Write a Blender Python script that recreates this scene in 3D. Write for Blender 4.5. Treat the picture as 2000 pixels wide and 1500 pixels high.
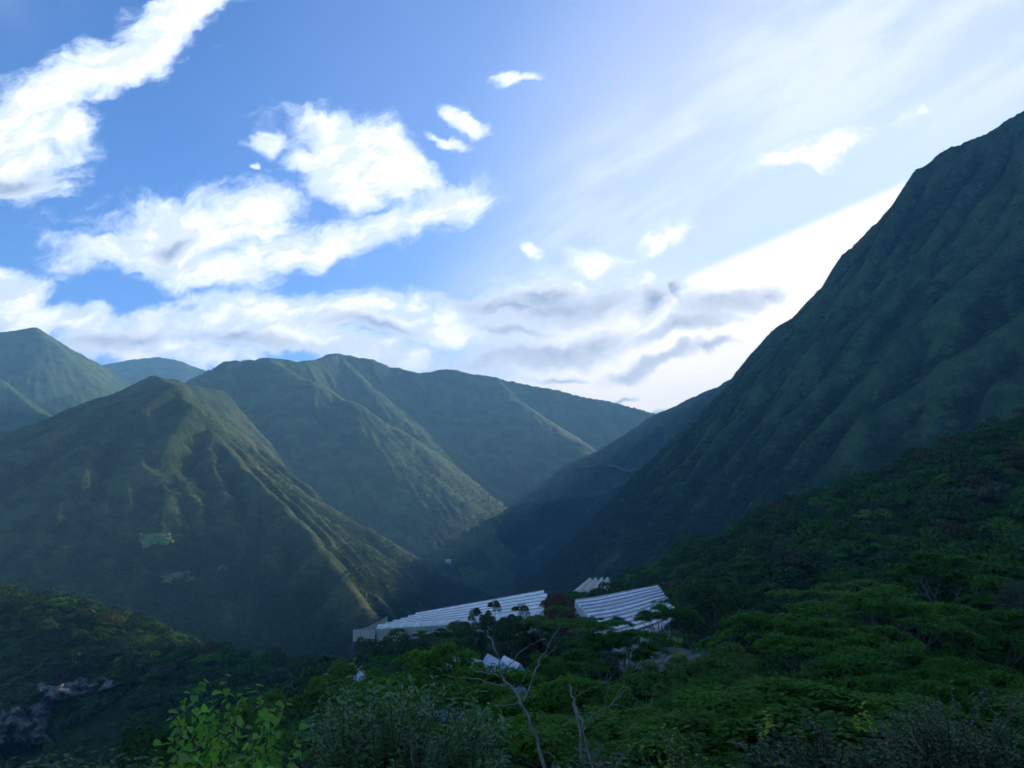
import bpy, bmesh, math, random, time
import numpy as np
from mathutils import Vector, Matrix
T0 = time.time()
random.seed(7); RNG = np.random.default_rng(11)
for _o in list(bpy.data.objects): bpy.data.objects.remove(_o)
SC = bpy.context.scene
COL = SC.collection
R = math.radians
# ------------------------------------------------------------------ camera
F = 1333.0                                  # focal length in pixels of the 2000 px wide photograph
PITCH = math.atan(250 / F)                  # the horizon lies 250 px below the picture centre
cam_d = bpy.data.cameras.new('camera'); cam = bpy.data.objects.new('camera', cam_d); COL.objects.link(cam)
cam_d.sensor_width = 36; cam_d.lens = F / 2000 * 36
cam_d.clip_start = 0.1; cam_d.clip_end = 60000
cam.location = (0, 0, 0); cam.rotation_euler = (math.pi / 2 + PITCH, 0, 0)
SC.camera = cam
CP, SP = math.cos(PITCH), math.sin(PITCH)
def ray(px, py):
    """photo pixel -> world direction with y = 1"""
    u, v = (px - 1000) / F, (750 - py) / F
    f = CP - v * SP
    return u / f, (SP + v * CP) / f
def at(px, py, Y):
    a, b = ray(px, py)
    return Vector((a * Y, Y, b * Y))
# ------------------------------------------------------------------ sun, sky
SUN_AZ, SUN_EL = R(33), R(18.5)
sd = Vector((math.sin(SUN_AZ) * math.cos(SUN_EL), math.cos(SUN_AZ) * math.cos(SUN_EL), math.sin(SUN_EL)))
sun_d = bpy.data.lights.new('sun', 'SUN'); sun = bpy.data.objects.new('sun', sun_d); COL.objects.link(sun)
sun_d.energy = 5.0; sun_d.angle = R(0.6); sun_d.color = (1.0, 0.87, 0.66)
sun.rotation_euler = sd.to_track_quat('Z', 'Y').to_euler(); sun.location = sd * 3000
SC.view_settings.view_transform = 'Standard'; SC.view_settings.look = 'None'
SC.view_settings.exposure = 0.6; SC.view_settings.gamma = 1.0; SC.view_settings.use_curve_mapping = False
SC.cycles.use_denoising = True
SC.cycles.use_adaptive_sampling = True; SC.cycles.adaptive_threshold = 0.02; SC.cycles.adaptive_min_samples = 12
SC.cycles.max_bounces = 6; SC.cycles.diffuse_bounces = 2; SC.cycles.glossy_bounces = 2; SC.cycles.transmission_bounces = 3
SC.cycles.volume_bounces = 1; SC.cycles.transparent_max_bounces = 6
SC.cycles.sample_clamp_indirect = 4.0
world = bpy.data.worlds.new('World'); SC.world = world; world.use_nodes = True

class NT:
    """tiny node-graph helper"""
    def __init__(s, nt): s.nt = nt; s.n = nt.nodes; s.l = nt.links
    def new(s, t, **kw):
        n = s.n.new(t)
        for k, v in kw.items(): setattr(n, k, v)
        return n
    def put(s, sock, v):
        if hasattr(v, 'is_output') or isinstance(v, bpy.types.NodeSocket): s.l.new(v, sock)
        elif v is not None: sock.default_value = v
    def math(s, op, a, b=None, c=None, clamp=False):
        n = s.new('ShaderNodeMath', operation=op); n.use_clamp = clamp
        s.put(n.inputs[0], a)
        if b is not None: s.put(n.inputs[1], b)
        if c is not None: s.put(n.inputs[2], c)
        return n.outputs[0]
    def vmath(s, op, a, b=None, scale=None):
        n = s.new('ShaderNodeVectorMath', operation=op)
        s.put(n.inputs[0], a)
        if b is not None: s.put(n.inputs[1], b)
        if scale is not None: s.put(n.inputs['Scale'], scale)
        return n.outputs['Value'] if op in ('LENGTH', 'DOT_PRODUCT', 'DISTANCE') else n.outputs[0]
    def noise(s, vec, scale, detail=4, rough=0.5, dist=0.0, lac=2.0):
        n = s.new('ShaderNodeTexNoise'); s.put(n.inputs['Vector'], vec)
        n.inputs['Scale'].default_value = scale; n.inputs['Detail'].default_value = detail
        n.inputs['Roughness'].default_value = rough; n.inputs['Distortion'].default_value = dist; n.inputs['Lacunarity'].default_value = lac
        return n
    def remap(s, v, a, b, c=0.0, d=1.0, smooth=True):
        n = s.new('ShaderNodeMapRange'); n.interpolation_type = 'SMOOTHSTEP' if smooth else 'LINEAR'
        s.put(n.inputs['Value'], v)
        for i, x in zip((1, 2, 3, 4), (a, b, c, d)): s.put(n.inputs[i], x)
        return n.outputs[0]
    def mix(s, f, a, b, mode='MIX'):
        n = s.new('ShaderNodeMix', data_type='RGBA', blend_type=mode)
        s.put(n.inputs[0], f); s.put(n.inputs[6], a); s.put(n.inputs[7], b)
        return n.outputs[2]
    def comb(s, x, y, z):
        n = s.new('ShaderNodeCombineXYZ')
        for i, v in enumerate((x, y, z)): s.put(n.inputs[i], v)
        return n.outputs[0]

def c4(r, g, b): return (r, g, b, 1.0)

def build_sky():
    g = NT(world.node_tree)
    bg = [n for n in g.n if n.type == 'BACKGROUND'][0]
    tc = g.new('ShaderNodeTexCoord')
    d = tc.outputs['Generated']
    sky = g.new('ShaderNodeTexSky', sky_type='NISHITA')
    sky.sun_disc = False; sky.sun_elevation = SUN_EL; sky.sun_rotation = SUN_AZ
    sky.altitude = 1500; sky.air_density = 1.0; sky.dust_density = 0.5; sky.ozone_density = 3.0
    sx = g.new('ShaderNodeSeparateXYZ'); g.l.new(d, sx.inputs[0])
    x, y, z = sx.outputs
    yy = g.math('MAXIMUM', y, 0.08)
    p = g.comb(g.math('DIVIDE', x, yy), g.math('DIVIDE', z, yy), 0.0)     # gnomonic plane facing down the valley
    def n2d(vec, scale, detail, rough, out=0):
        n = g.noise(vec, scale, detail, rough); n.noise_dimensions = '2D'
        return n.outputs[out]
    def lin(vec, ca, sa, mx, my):                                        # rotate by an angle and stretch
        r = g.comb(g.vmath('DOT_PRODUCT', vec, (ca * mx, sa * mx, 0)), g.vmath('DOT_PRODUCT', vec, (-sa * my, ca * my, 0)), 0.0)
        return r
    w1 = g.vmath('SUBTRACT', n2d(p, 4.5, 5, 0.58, 1), (0.5, 0.5, 0.5))
    pw = g.vmath('ADD', p, g.vmath('SCALE', w1, scale=0.115))
    ANG = (-30, -8, 8, 22, 38)
    rot = {}
    for a in ANG: rot[a] = (math.cos(R(a)), math.sin(R(a)))
    rsrc = {a: lin(pw, *rot[a], 1.0, 1.0) for a in ANG}
    psrc = {22: lin(p, *rot[22], 1.0, 1.0), 38: lin(p, *rot[38], 1.0, 1.0)}
    def total(lst, src, after=None, k=0.12):
        """smooth union of ellipses (px, py, half axes in px, angle): 0 at a centre, 1 on an outline"""
        o = None; last = after
        for a in ANG:
            vec = src.get(a)
            if vec is None: continue
            for i, (px, py, ha, hb, ang, *_) in enumerate([e for e in lst if min(ANG, key=lambda t: abs(t - e[4])) == a]):
                if i % 5 == 0 and last is not None:                       # one after the other: keeps the shader's stack small
                    n = g.new('ShaderNodeVectorMath', operation='MULTIPLY_ADD')
                    g.put(n.inputs[0], last); n.inputs[1].default_value = (1e-9, 1e-9, 1e-9); g.put(n.inputs[2], vec); vec = n.outputs[0]
                cx, cz = ray(px, py); kk = F * (CP - (750 - py) / F * SP)
                ca, sa = rot[a]
                rx, rz = ca * cx + sa * cz, -sa * cx + ca * cz
                m = g.new('ShaderNodeVectorMath', operation='MULTIPLY_ADD'); g.put(m.inputs[0], vec)
                ha *= 1.1; hb *= 1.14
                m.inputs[1].default_value = (kk / ha, kk / hb, 0); m.inputs[2].default_value = (-rx * kk / ha, -rz * kk / hb, 0)
                ln = g.vmath('LENGTH', m.outputs[0])
                if o is None: o = ln
                else: o = g.math('SMOOTH_MIN', o, ln, k)
                last = o
        return o
    white = [(690, 325, 130, 55, -25), (335, 45, 150, 72, 40), (225, 125, 190, 62, 26), (90, 180, 140, 50, 20), (150, 260, 75, 62, 30), (60, 215, 120, 50, 10),
             (25, 290, 122, 82, -25), (0, 340, 90, 40, 0),
             (640, 265, 125, 44, -8), (775, 315, 120, 48, -28), (640, 330, 100, 45, -30), (690, 375, 70, 36, -38), (505, 280, 38, 20, 22),
             (870, 385, 105, 44, 10), (760, 432, 150, 48, 18), (650, 478, 130, 48, 18),
             (320, 455, 195, 72, 2), (500, 415, 120, 62, 10), (400, 525, 160, 52, -8), (555, 485, 130, 58, 8), (230, 490, 120, 50, -10),
             (15, 560, 70, 44, -30), (80, 612, 150, 20, -12),
             (560, 622, 200, 42, 0), (720, 615, 130, 36, 4), (350, 645, 230, 40, 4), (150, 640, 210, 26, -8), (840, 640, 190, 50, 0), (620, 680, 330, 40, 0), (330, 690, 270, 30, 0),
             (1005, 138, 40, 16, 18), (925, 228, 58, 22, -20), (890, 268, 50, 12, -5), (477, 332, 11, 6, 0),
             (1570, 300, 165, 27, 18), (1670, 262, 60, 22, 22), (1775, 240, 50, 16, 8),
             (1300, 450, 95, 34, 8), (1170, 510, 100, 44, 8), (1060, 565, 130, 40, 5), (1019, 500, 13, 18, 22), (1250, 560, 60, 45, 10), (1322, 552, 26, 28, 0)]
    wm = total(white, rsrc)
    st = lin(pw, math.cos(R(14)), math.sin(R(14)), 1.0, 2.1)
    n1 = n2d(st, 7.0, 8, 0.64)
    n2 = n2d(pw, 26.0, 4, 0.6)
    fr = g.math('ADD', g.math('MULTIPLY', g.math('SUBTRACT', n1, 0.5), 1.9), g.math('MULTIPLY', g.math('SUBTRACT', n2, 0.5), 0.5))
    n3 = n2d(g.vmath('ADD', st, (0.03, -0.035, 0)), 7.0, 4, 0.6)
    lit = g.remap(g.math('SUBTRACT', n3, n1), 0.13, -0.10)                # thinner towards the sun: brighter
    dens = g.math('ADD', g.math('SUBTRACT', 1.0, wm), fr)
    # broken cloud goes on beyond the picture, from the same kind of noise
    pu = g.vmath('MULTIPLY_ADD', p, (0.8, 1.1, 0)); pu.node.inputs[2].default_value = (0, -0.33, 0)
    out = g.math('MAXIMUM', g.remap(g.vmath('LENGTH', pu), 0.75, 1.15), g.remap(y, 0.4, 0.15))
    gen = g.noise(d, 3.0, 4, 0.6).outputs[0]
    gcov = g.math('MULTIPLY', g.remap(gen, 0.48, 0.68), out)
    cov = g.math('MAXIMUM', g.remap(dens, -0.22, 0.34), g.math('MULTIPLY', gcov, 0.8))
    core = g.remap(dens, 0.1, 0.9)
    # thin high veil, streaked, on the sun's side
    vn = n2d(lin(p, math.cos(R(33)), math.sin(R(33)), 1.0, 4.0), 3.0, 5, 0.55)
    veil_m = total([(1650, 90, 620, 170, 33), (1280, 330, 430, 130, 38), (1900, 60, 480, 200, 20)], psrc, after=wm, k=0.3)
    veil = g.math('MULTIPLY', g.remap(veil_m, 1.35, 0.25), g.remap(vn, 0.34, 0.66, 0.08, 1.0))
    # low grey bank in front of the sun and shaded cloud undersides
    grey = [(1120, 600, 175, 34, 3), (1040, 590, 90, 26, 3), (990, 605, 110, 18, 0), (1262, 592, 48, 34, 20), (1325, 568, 17, 28, 8), (1430, 602, 112, 30, 6), (1515, 590, 45, 20, 8), (990, 648, 66, 11, 0), (1320, 650, 125, 19, 2),
            (1050, 694, 180, 25, 7), (1160, 672, 76, 27, 18), (1290, 706, 115, 15, 3), (1370, 692, 50, 13, 8), (1080, 735, 70, 7, 2), (1292, 799, 42, 7, 3), (1210, 757, 45, 4, 5),
            (240, 665, 120, 18, 2), (500, 676, 170, 18, 0), (720, 650, 110, 16, 0), (330, 480, 60, 22, 18), (30, 365, 80, 22, 5)]
    gm = total(grey, rsrc, after=veil)
    gd = g.math('ADD', g.math('SUBTRACT', 1.0, gm), g.math('MULTIPLY', fr, 0.8))
    gcv = g.remap(gd, -0.28, 0.42)
    # glow of the hidden sun in the thin cloud; brighter below the edge of a cloud's shadow
    gx, ge = R(29), R(16)                                                # brightest part of the veil, just left of the hidden sun
    sdot = g.vmath('DOT_PRODUCT', d, (math.sin(gx) * math.cos(ge), math.cos(gx) * math.cos(ge), math.sin(ge)))
    glow = g.remap(sdot, 0.80, 0.985); glow2 = g.remap(sdot, 0.55, 0.97)
    low = g.math('MULTIPLY', g.remap(g.vmath('DOT_PRODUCT', p, (0, 1, 0)), 0.42, 0.15), g.remap(sdot, 0.78, 0.95))
    (ax, az), (bx, bz) = ray(1300, 563), ray(1745, 372)
    nx, nz = -(bz - az), (bx - ax); ln = math.hypot(nx, nz); nx /= ln; nz /= ln
    edge = g.vmath('DOT_PRODUCT', g.vmath('SUBTRACT', p, (ax, az, 0)), (nx, nz, 0))
    beam = g.math('MULTIPLY', g.remap(edge, 0.012, -0.008), g.remap(sdot, 0.90, 0.985))
    base = g.mix(1.0, sky.outputs[0], c4(*SKY_TINT), 'MULTIPLY')
    k = 1.0 / SKY_K
    def col(r, gg, b): return c4(r * k, gg * k, b * k)
    base = g.mix(g.math('MULTIPLY', glow2, 0.25), base, col(0.55, 0.68, 0.95))
    base = g.mix(g.math('MULTIPLY', veil, 0.52), base, col(0.74, 0.79, 0.90))
    base = g.mix(g.math('MULTIPLY', glow, 0.40), base, col(0.95, 0.93, 0.92))
    base = g.mix(g.math('MULTIPLY', low, 0.92), base, col(1.28, 1.10, 0.86))
    base = g.mix(g.math('MULTIPLY', beam, 0.78), base, col(1.18, 1.09, 0.98))
    wcol = g.mix(core, col(0.62, 0.72, 0.92), g.mix(lit, col(0.70, 0.75, 0.83), col(1.08, 1.03, 0.98)))
    base = g.mix(g.math('MULTIPLY', cov, g.remap(dens, -0.3, 0.5, 0.55, 0.97)), base, wcol)
    gcol = g.mix(g.remap(gd, 0.1, 0.9), col(0.66, 0.69, 0.75), g.mix(lit, col(0.22, 0.28, 0.38), col(0.46, 0.50, 0.56)))
    base = g.mix(g.math('MULTIPLY', gcv, 0.82), base, gcol)
    g.l.new(base, bg.inputs['Color']); bg.inputs['Strength'].default_value = SKY_K
    world.cycles.sampling_method = 'NONE'
SKY_K = 0.12
SKY_TINT = (0.62, 0.92, 1.30)
build_sky()
# ------------------------------------------------------------------ numpy noise
def _hash(ix, iy, seed):
    h = (ix.astype(np.int64) * 374761393 + iy.astype(np.int64) * 668265263 + seed * 974634541) & 0x7fffffff
    h = ((h ^ (h >> 13)) * 1274126177) & 0x7fffffff
    return ((h ^ (h >> 16)) & 0xffff) / 65535.0
def vnoise(x, y, seed=0):
    ix = np.floor(x); iy = np.floor(y); fx = x - ix; fy = y - iy
    fx = fx * fx * (3 - 2 * fx); fy = fy * fy * (3 - 2 * fy)
    a = _hash(ix, iy, seed); b = _hash(ix + 1, iy, seed); c = _hash(ix, iy + 1, seed); d = _hash(ix + 1, iy + 1, seed)
    return (a + (b - a) * fx) * (1 - fy) + (c + (d - c) * fx) * fy
def fbm(x, y, lam, octaves=4, gain=0.5, seed=0):
    s = 0.0; a = 1.0; t = 0.0
    for o in range(octaves):
        ang = 0.6 * o + 0.3
        s = s + a * (vnoise((x * math.cos(ang) + y * math.sin(ang)) / lam + 17.3 * o, (-x * math.sin(ang) + y * math.cos(ang)) / lam + 5.1 * o, seed + o) - 0.5)
        t += a; a *= gain; lam *= 0.5
    return s / t * 2
# ------------------------------------------------------------------ ridges: (mountain, side slope, crest rounding, [(px, py, Y)])
MN = ['ground', 'great', 'gorge_spur', 'left_hill', 'centre', 'left_peak', 'far', 'low_hill', 'forest_spur']
RIDGES = [
 ('great', (1.3, 120, 0.98), 14, [(2700, 185, 1080), (2300, 185, 1120), (2120, 185, 1140), (2000, 215, 1150), (1920, 258, 1200), (1850, 290, 1250), (1785, 332, 1300), (1745, 400, 1370), (1700, 445, 1430), (1650, 500, 1500), (1610, 560, 1560), (1560, 610, 1640), (1510, 645, 1710), (1470, 690, 1770), (1430, 738, 1830), (1330, 860, 1900), (1270, 915, 1920), (1200, 985, 1920), (1130, 1050, 1880), (1060, 1100, 1800)]),
 ('gorge_spur', 0.85, 18, [(1520, 690, 2400), (1400, 757, 2500), (1280, 812, 2600), (1170, 885, 2550), (1110, 907, 2450), (1040, 970, 2320), (980, 1030, 2200), (890, 1098, 2020), (835, 1120, 1900)]),
 ('left_hill', (0.56, 1.0, 1.0, 0.0), 12, [(-400, 930, 1050), (-150, 880, 1180), (0, 843, 1270), (120, 813, 1330), (250, 768, 1390), (300, 753, 1400), (345, 750, 1400)]),
 ('left_hill', (0.62, 0.95, 0.95, 0.3), 10, [(345, 750, 1400), (380, 790, 1350), (410, 840, 1300), (445, 890, 1240), (510, 958, 1150), (570, 1012, 1070), (625, 1070, 990), (680, 1140, 900), (720, 1200, 820)]),
 ('left_hill', (0.7, 1.05, 1.0, 0.0), 12, [(345, 750, 1400), (330, 744, 1600), (305, 734, 1850), (360, 748, 1980), (430, 765, 2150)]),
 ('left_hill', (0.6, 1.1, 1.0, -0.2), 12, [(305, 734, 1850), (250, 770, 1900), (180, 840, 1900)]),
 ('centre', (1.05, 260, 0.8), 30, [(330, 790, 2350), (372, 742, 2500), (440, 706, 2650), (530, 700, 2850), (600, 706, 3000), (625, 702, 3100), (665, 692, 3300), (720, 700, 3400), (760, 715, 3480), (820, 726, 3550), (890, 722, 3620), (960, 735, 3700), (1050, 752, 3850), (1130, 771, 3950), (1200, 786, 4050), (1280, 806, 4150), (1380, 845, 4250), (1500, 900, 4300)]),
 ('centre', 0.72, 60, [(530, 700, 2850), (600, 742, 2720), (680, 785, 2620), (750, 826, 2600), (800, 872, 2580), (850, 928, 2550), (920, 982, 2500), (968, 1027, 2460), (960, 1080, 2400)]),
 ('centre', 0.7, 55, [(965, 735, 3700), (1000, 782, 3520), (1060, 828, 3360), (1110, 855, 3220), (1150, 886, 3080), (1170, 915, 3000)]),
 ('centre', 0.7, 55, [(665, 692, 3300), (720, 762, 3120), (790, 822, 2950), (850, 880, 2820), (930, 960, 2680)]),
 ('centre', 0.8, 14, [(1060, 828, 3360), (1060, 890, 3150), (1050, 950, 2980)]),
 ('left_peak', 0.80, 16, [(-300, 720, 3300), (-100, 675, 3250), (0, 652, 3200), (70, 640, 3150), (110, 664, 3260), (200, 713, 3500), (270, 762, 3680), (330, 820, 3800)]),
 ('left_peak', 0.75, 12, [(70, 640, 3150), (66, 690, 2980), (50, 750, 2800), (45, 830, 2600), (20, 920, 2400)]),
 ('left_peak', 0.75, 12, [(-150, 690, 2500), (0, 738, 2380), (60, 795, 2300), (110, 850, 2220)]),
 ('far', 0.6, 30, [(100, 780, 5300), (210, 713, 5200), (260, 703, 5200), (310, 698, 5200), (350, 705, 5200), (395, 722, 5200), (470, 770, 5200)]),
 ('low_hill', 0.50, 25, [(-250, 1120, 520), (-60, 1160, 480), (60, 1172, 460), (130, 1188, 450), (200, 1220, 435), (330, 1268, 410), (450, 1296, 390), (540, 1312, 370)]),
 ('forest_spur', 0.42, 20, [(2500, 640, 300), (2200, 780, 310), (2000, 880, 330), (1930, 905, 340), (1880, 945, 345), (1780, 975, 360), (1720, 1015, 370), (1640, 1030, 385), (1560, 1085, 395), (1480, 1100, 400)]),
]
# flanks: a face lofted between two lines, as a fan of low ribs
LOFTS = [
 ('left_hill', (0.8, 1.2, 0.9, 0.3), 8, 11, [(345, 750, 1400), (410, 840, 1300), (510, 958, 1150), (625, 1070, 990), (680, 1140, 900), (720, 1200, 820)],
  [(352, 752, 1480), (500, 862, 1690), (600, 942, 1680), (720, 1050, 1560), (800, 1112, 1430), (870, 1165, 1300)]),
 ('left_peak', 0.8, 10, 10, [(70, 640, 3150), (66, 690, 2980), (50, 750, 2800), (45, 830, 2600), (20, 920, 2400)],
  [(75, 641, 3160), (140, 680, 3340), (200, 713, 3500), (270, 762, 3680), (330, 820, 3800)]),
]
# crest lines seen on a face: (mountain, slope, proud fraction, [(px, py)]) - laid on the main surface, standing a little proud of it
SPURS = [
 ('great', 1.15, 0.0459, [(2080, 530), (2000, 590), (1850, 690), (1700, 800), (1560, 950), (1480, 1040)]),
 ('great', 1.15, 0.0382, [(2060, 660), (1950, 725), (1800, 795), (1700, 850), (1620, 915), (1570, 950)]),
 ('great', 1.15, 0.0175, [(1990, 430), (1850, 560), (1720, 700), (1600, 830), (1480, 960), (1400, 1040)]),
 ('great', 1.15, 0.0145, [(1780, 350), (1690, 520), (1600, 660), (1520, 780), (1400, 920), (1300, 1030)]),
 ('great', 1.15, 0.0145, [(1600, 580), (1500, 720), (1420, 830), (1330, 930), (1220, 1040)]),
 ('great', 1.15, 0.0145, [(1900, 330), (1790, 500), (1680, 640), (1560, 790), (1450, 920), (1340, 1050)]),
 ('great', 1.15, 0.0110, [(1480, 700), (1400, 810), (1300, 920), (1190, 1030)]),
 ('left_hill', 0.6, 0.003, [(300, 770), (290, 860), (320, 960), (345, 1050), (350, 1130), (325, 1200), (310, 1240)]),
 ('left_hill', 0.6, 0.006, [(200, 800), (170, 900), (130, 1000), (100, 1090)]),
 ('left_hill', 0.6, 0.006, [(400, 860), (430, 960), (470, 1060), (500, 1150)]),
 ('gorge_spur', 0.9, 0.015, [(1290, 830), (1200, 950), (1100, 1040), (1000, 1100)]),
]
# near ground: control points x, y, z for a thin-plate surface (the hillside below the camera, the bench, the gorge)
GC = [(0, -60, 20), (-60, -40, 8), (70, -40, 24), (0, 0, -1.8), (0, 6, -3.6), (0, 14, -7.5), (0, 25, -13), (0, 42, -20), (0, 65, -25), (0, 90, -29), (0, 120, -31), (-12, 110, -33), (10, 165, -28.5), (10, 215, -29), (20, 140, -30), (60, 190, -28.5), (70, 225, -28), (40, 115, -29.5),
      (-25, 200, -36), (-50, 250, -49), (-40, 290, -48), (30, 265, -36), (48, 335, -38), (-15, 30, -18), (-30, 55, -31), (-22, 90, -34), (-35, 140, -42), (-70, 190, -62), (-95, 260, -85),
      (-45, 40, -34), (-75, 70, -62), (-110, 120, -92), (-150, 200, -128), (-230, 300, -165), (-120, 330, -140), (-60, 370, -120), (0, 330, -62), (0, 400, -120), (60, 420, -75), (-30, 10, -18), (-60, 20, -38),
      (20, 12, -5.5), (40, 25, -8), (20, 40, -19), (45, 60, -21), (30, 85, -27), (75, 90, -18), (70, 130, -24), (95, 170, -19), (110, 240, -18), (120, 320, -20), (70, 50, -11), (110, 80, -6), (150, 150, -2), (190, 230, 8),
      (250, 330, 24), (180, 400, -12), (130, 480, -32), (260, 520, 8), (360, 620, 45), (200, 640, -30), (450, 500, 110), (90, 600, -110), (-100, 560, -215), (-260, 520, -210), (-420, 420, -190), (-350, 250, -150), (60, 800, -210), (220, 850, -120), (-80, 850, -260), (420, 850, 60), (-400, 720, -230)]
GCa = np.array(GC, float)
def _tps_fit(P):
    n = len(P); d2 = ((P[:, None, :2] - P[None, :, :2]) ** 2).sum(-1) / 1e4
    K = 0.5 * d2 * np.log(d2 + 1e-9) + np.eye(n) * 0.0005
    Q = np.c_[np.ones(n), P[:, :2] / 100]
    A = np.block([[K, Q], [Q.T, np.zeros((3, 3))]])
    return np.linalg.solve(A, np.r_[P[:, 2], 0, 0, 0])
TW = _tps_fit(GCa)
def near_ground(x, y):
    o = TW[-3] + TW[-2] * x / 100 + TW[-1] * y / 100
    for i in range(len(GCa)):
        d2 = ((x - GCa[i, 0]) ** 2 + (y - GCa[i, 1]) ** 2) / 1e4
        o = o + TW[i] * 0.5 * d2 * np.log(d2 + 1e-9)
    return o
def base_ground(x, y):
    r = np.hypot(x, y)
    far = -255 + 0.045 * np.clip(y - 800, 0, 5000) + 0.02 * np.abs(x)
    t = np.clip((r - 650) / 350, 0, 1); t = t * t * (3 - 2 * t)
    ng = near_ground(np.clip(x, -520, 560), np.clip(y, -80, 950))
    return ng * (1 - t) + far * t
def ridge_z(x, y, pts, slope, rnd):
    best = np.full(x.shape, -1e9)
    for (ax, ay, az), (bx, by, bz) in zip(pts[:-1], pts[1:]):
        dx, dy = bx - ax, by - ay; L2 = dx * dx + dy * dy + 1e-9
        t = np.clip(((x - ax) * dx + (y - ay) * dy) / L2, 0, 1)
        d = np.hypot(x - (ax + t * dx), y - (ay + t * dy))
        if isinstance(slope, tuple) and len(slope) == 4:          # gentler on one side: (slope, slope towards (dx, dy), dx, dy)
            w = np.clip(((x - (ax + t * dx)) * slope[2] + (y - (ay + t * dy)) * slope[3]) / (d + 1.0) * 1.4 + 0.1, 0, 1)
            fall = (slope[0] + (slope[1] - slope[0]) * w) * (np.sqrt(d * d + rnd * rnd) - rnd)
        elif isinstance(slope, tuple): fall = slope[0] * np.minimum(d, slope[1]) + slope[2] * np.maximum(d - slope[1], 0)
        else: fall = slope * (np.sqrt(d * d + rnd * rnd) - rnd)
        best = np.maximum(best, az + t * (bz - az) - fall)
    return best
RP = []
for m, s, rn, pts in RIDGES:
    RP.append((MN.index(m), s, rn, [tuple(at(*q)) for q in pts]))
for m, s, rn, k, la, lb in LOFTS:
    la, lb = [np.array(at(*q)) for q in la], [np.array(at(*q)) for q in lb]
    for i in range(1, k + 1):
        t = i / k; sag = np.array((0, 0, -5.0 * (i % 2)))
        RP.append((MN.index(m), s, rn, [tuple(p + (q - p) * t + sag * (j > 0)) for j, (p, q) in enumerate(zip(la, lb))]))
def surface(x, y, rp):
    z = base_ground(x, y); idx = np.zeros(x.shape, np.int8)
    for m, s, rn, pts in rp:
        zz = ridge_z(x, y, pts, s, rn); k = zz > z
        z = np.where(k, zz, z); idx[k] = m
    return z, idx
def march(px, py, fn, y0=60.0, y1=6000.0, n=700):
    """first hit of the pixel's ray with a height function"""
    a, b = ray(px, py)
    Y = np.geomspace(y0, y1, n)
    zz = fn(a * Y, Y)
    hit = np.nonzero(b * Y < zz)[0]
    if len(hit) == 0: return None
    i = hit[0]
    if i == 0: return Y[0]
    e0, e1 = b * Y[i - 1] - zz[i - 1], b * Y[i] - zz[i]
    return Y[i - 1] + (Y[i] - Y[i - 1]) * e0 / (e0 - e1)
RM = list(RP)
_main = lambda x, y: surface(x, y, RM)[0]
for m, s, prd, pts in SPURS:
    out = []
    for i, (px, py) in enumerate(pts):
        Y = march(px, py, _main)
        if Y is None or (out and abs(Y - out[-1][1]) > 0.3 * Y): continue
        k = prd * (0.35 if i == 0 else 1.0)
        out.append(tuple(at(px, py, Y * (1 - k))))
    RP.append((MN.index(m), s, 8, out))
# ------------------------------------------------------------------ cartesian height grid, eroded by running water
CS = 7.0; GX0, GX1, GY0, GY1 = -4300.0, 3300.0, -120.0, 5800.0
NXG = int((GX1 - GX0) / CS) + 1; NYG = int((GY1 - GY0) / CS) + 1
gx = GX0 + CS * np.arange(NXG); gy = GY0 + CS * np.arange(NYG)
GXX, GYY = np.meshgrid(gx, gy)
def make_grid():
    x = GXX.ravel(); y = GYY.ravel()
    z = np.empty(x.shape); idx = np.zeros(x.shape, np.int8)
    # warp the plan so that ridges wander
    rr = np.hypot(x, y); amp = np.clip((rr - 250) / 900, 0, 1)
    wx = fbm(x, y, 420, 3, 0.5, 3) * 30 * amp; wy = fbm(x, y, 420, 3, 0.5, 9) * 30 * amp
    for s in range(0, len(x), 200000):
        sl = slice(s, s + 200000)
        z[sl], idx[sl] = surface(x[sl] + wx[sl] * 0.6, y[sl] + wy[sl] * 0.6, RP)
    z += fbm(x, y, 260, 5, 0.52, 21) * 11 * amp
    return z.reshape(NYG, NXG), idx.reshape(NYG, NXG)
H, HID = make_grid()
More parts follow.
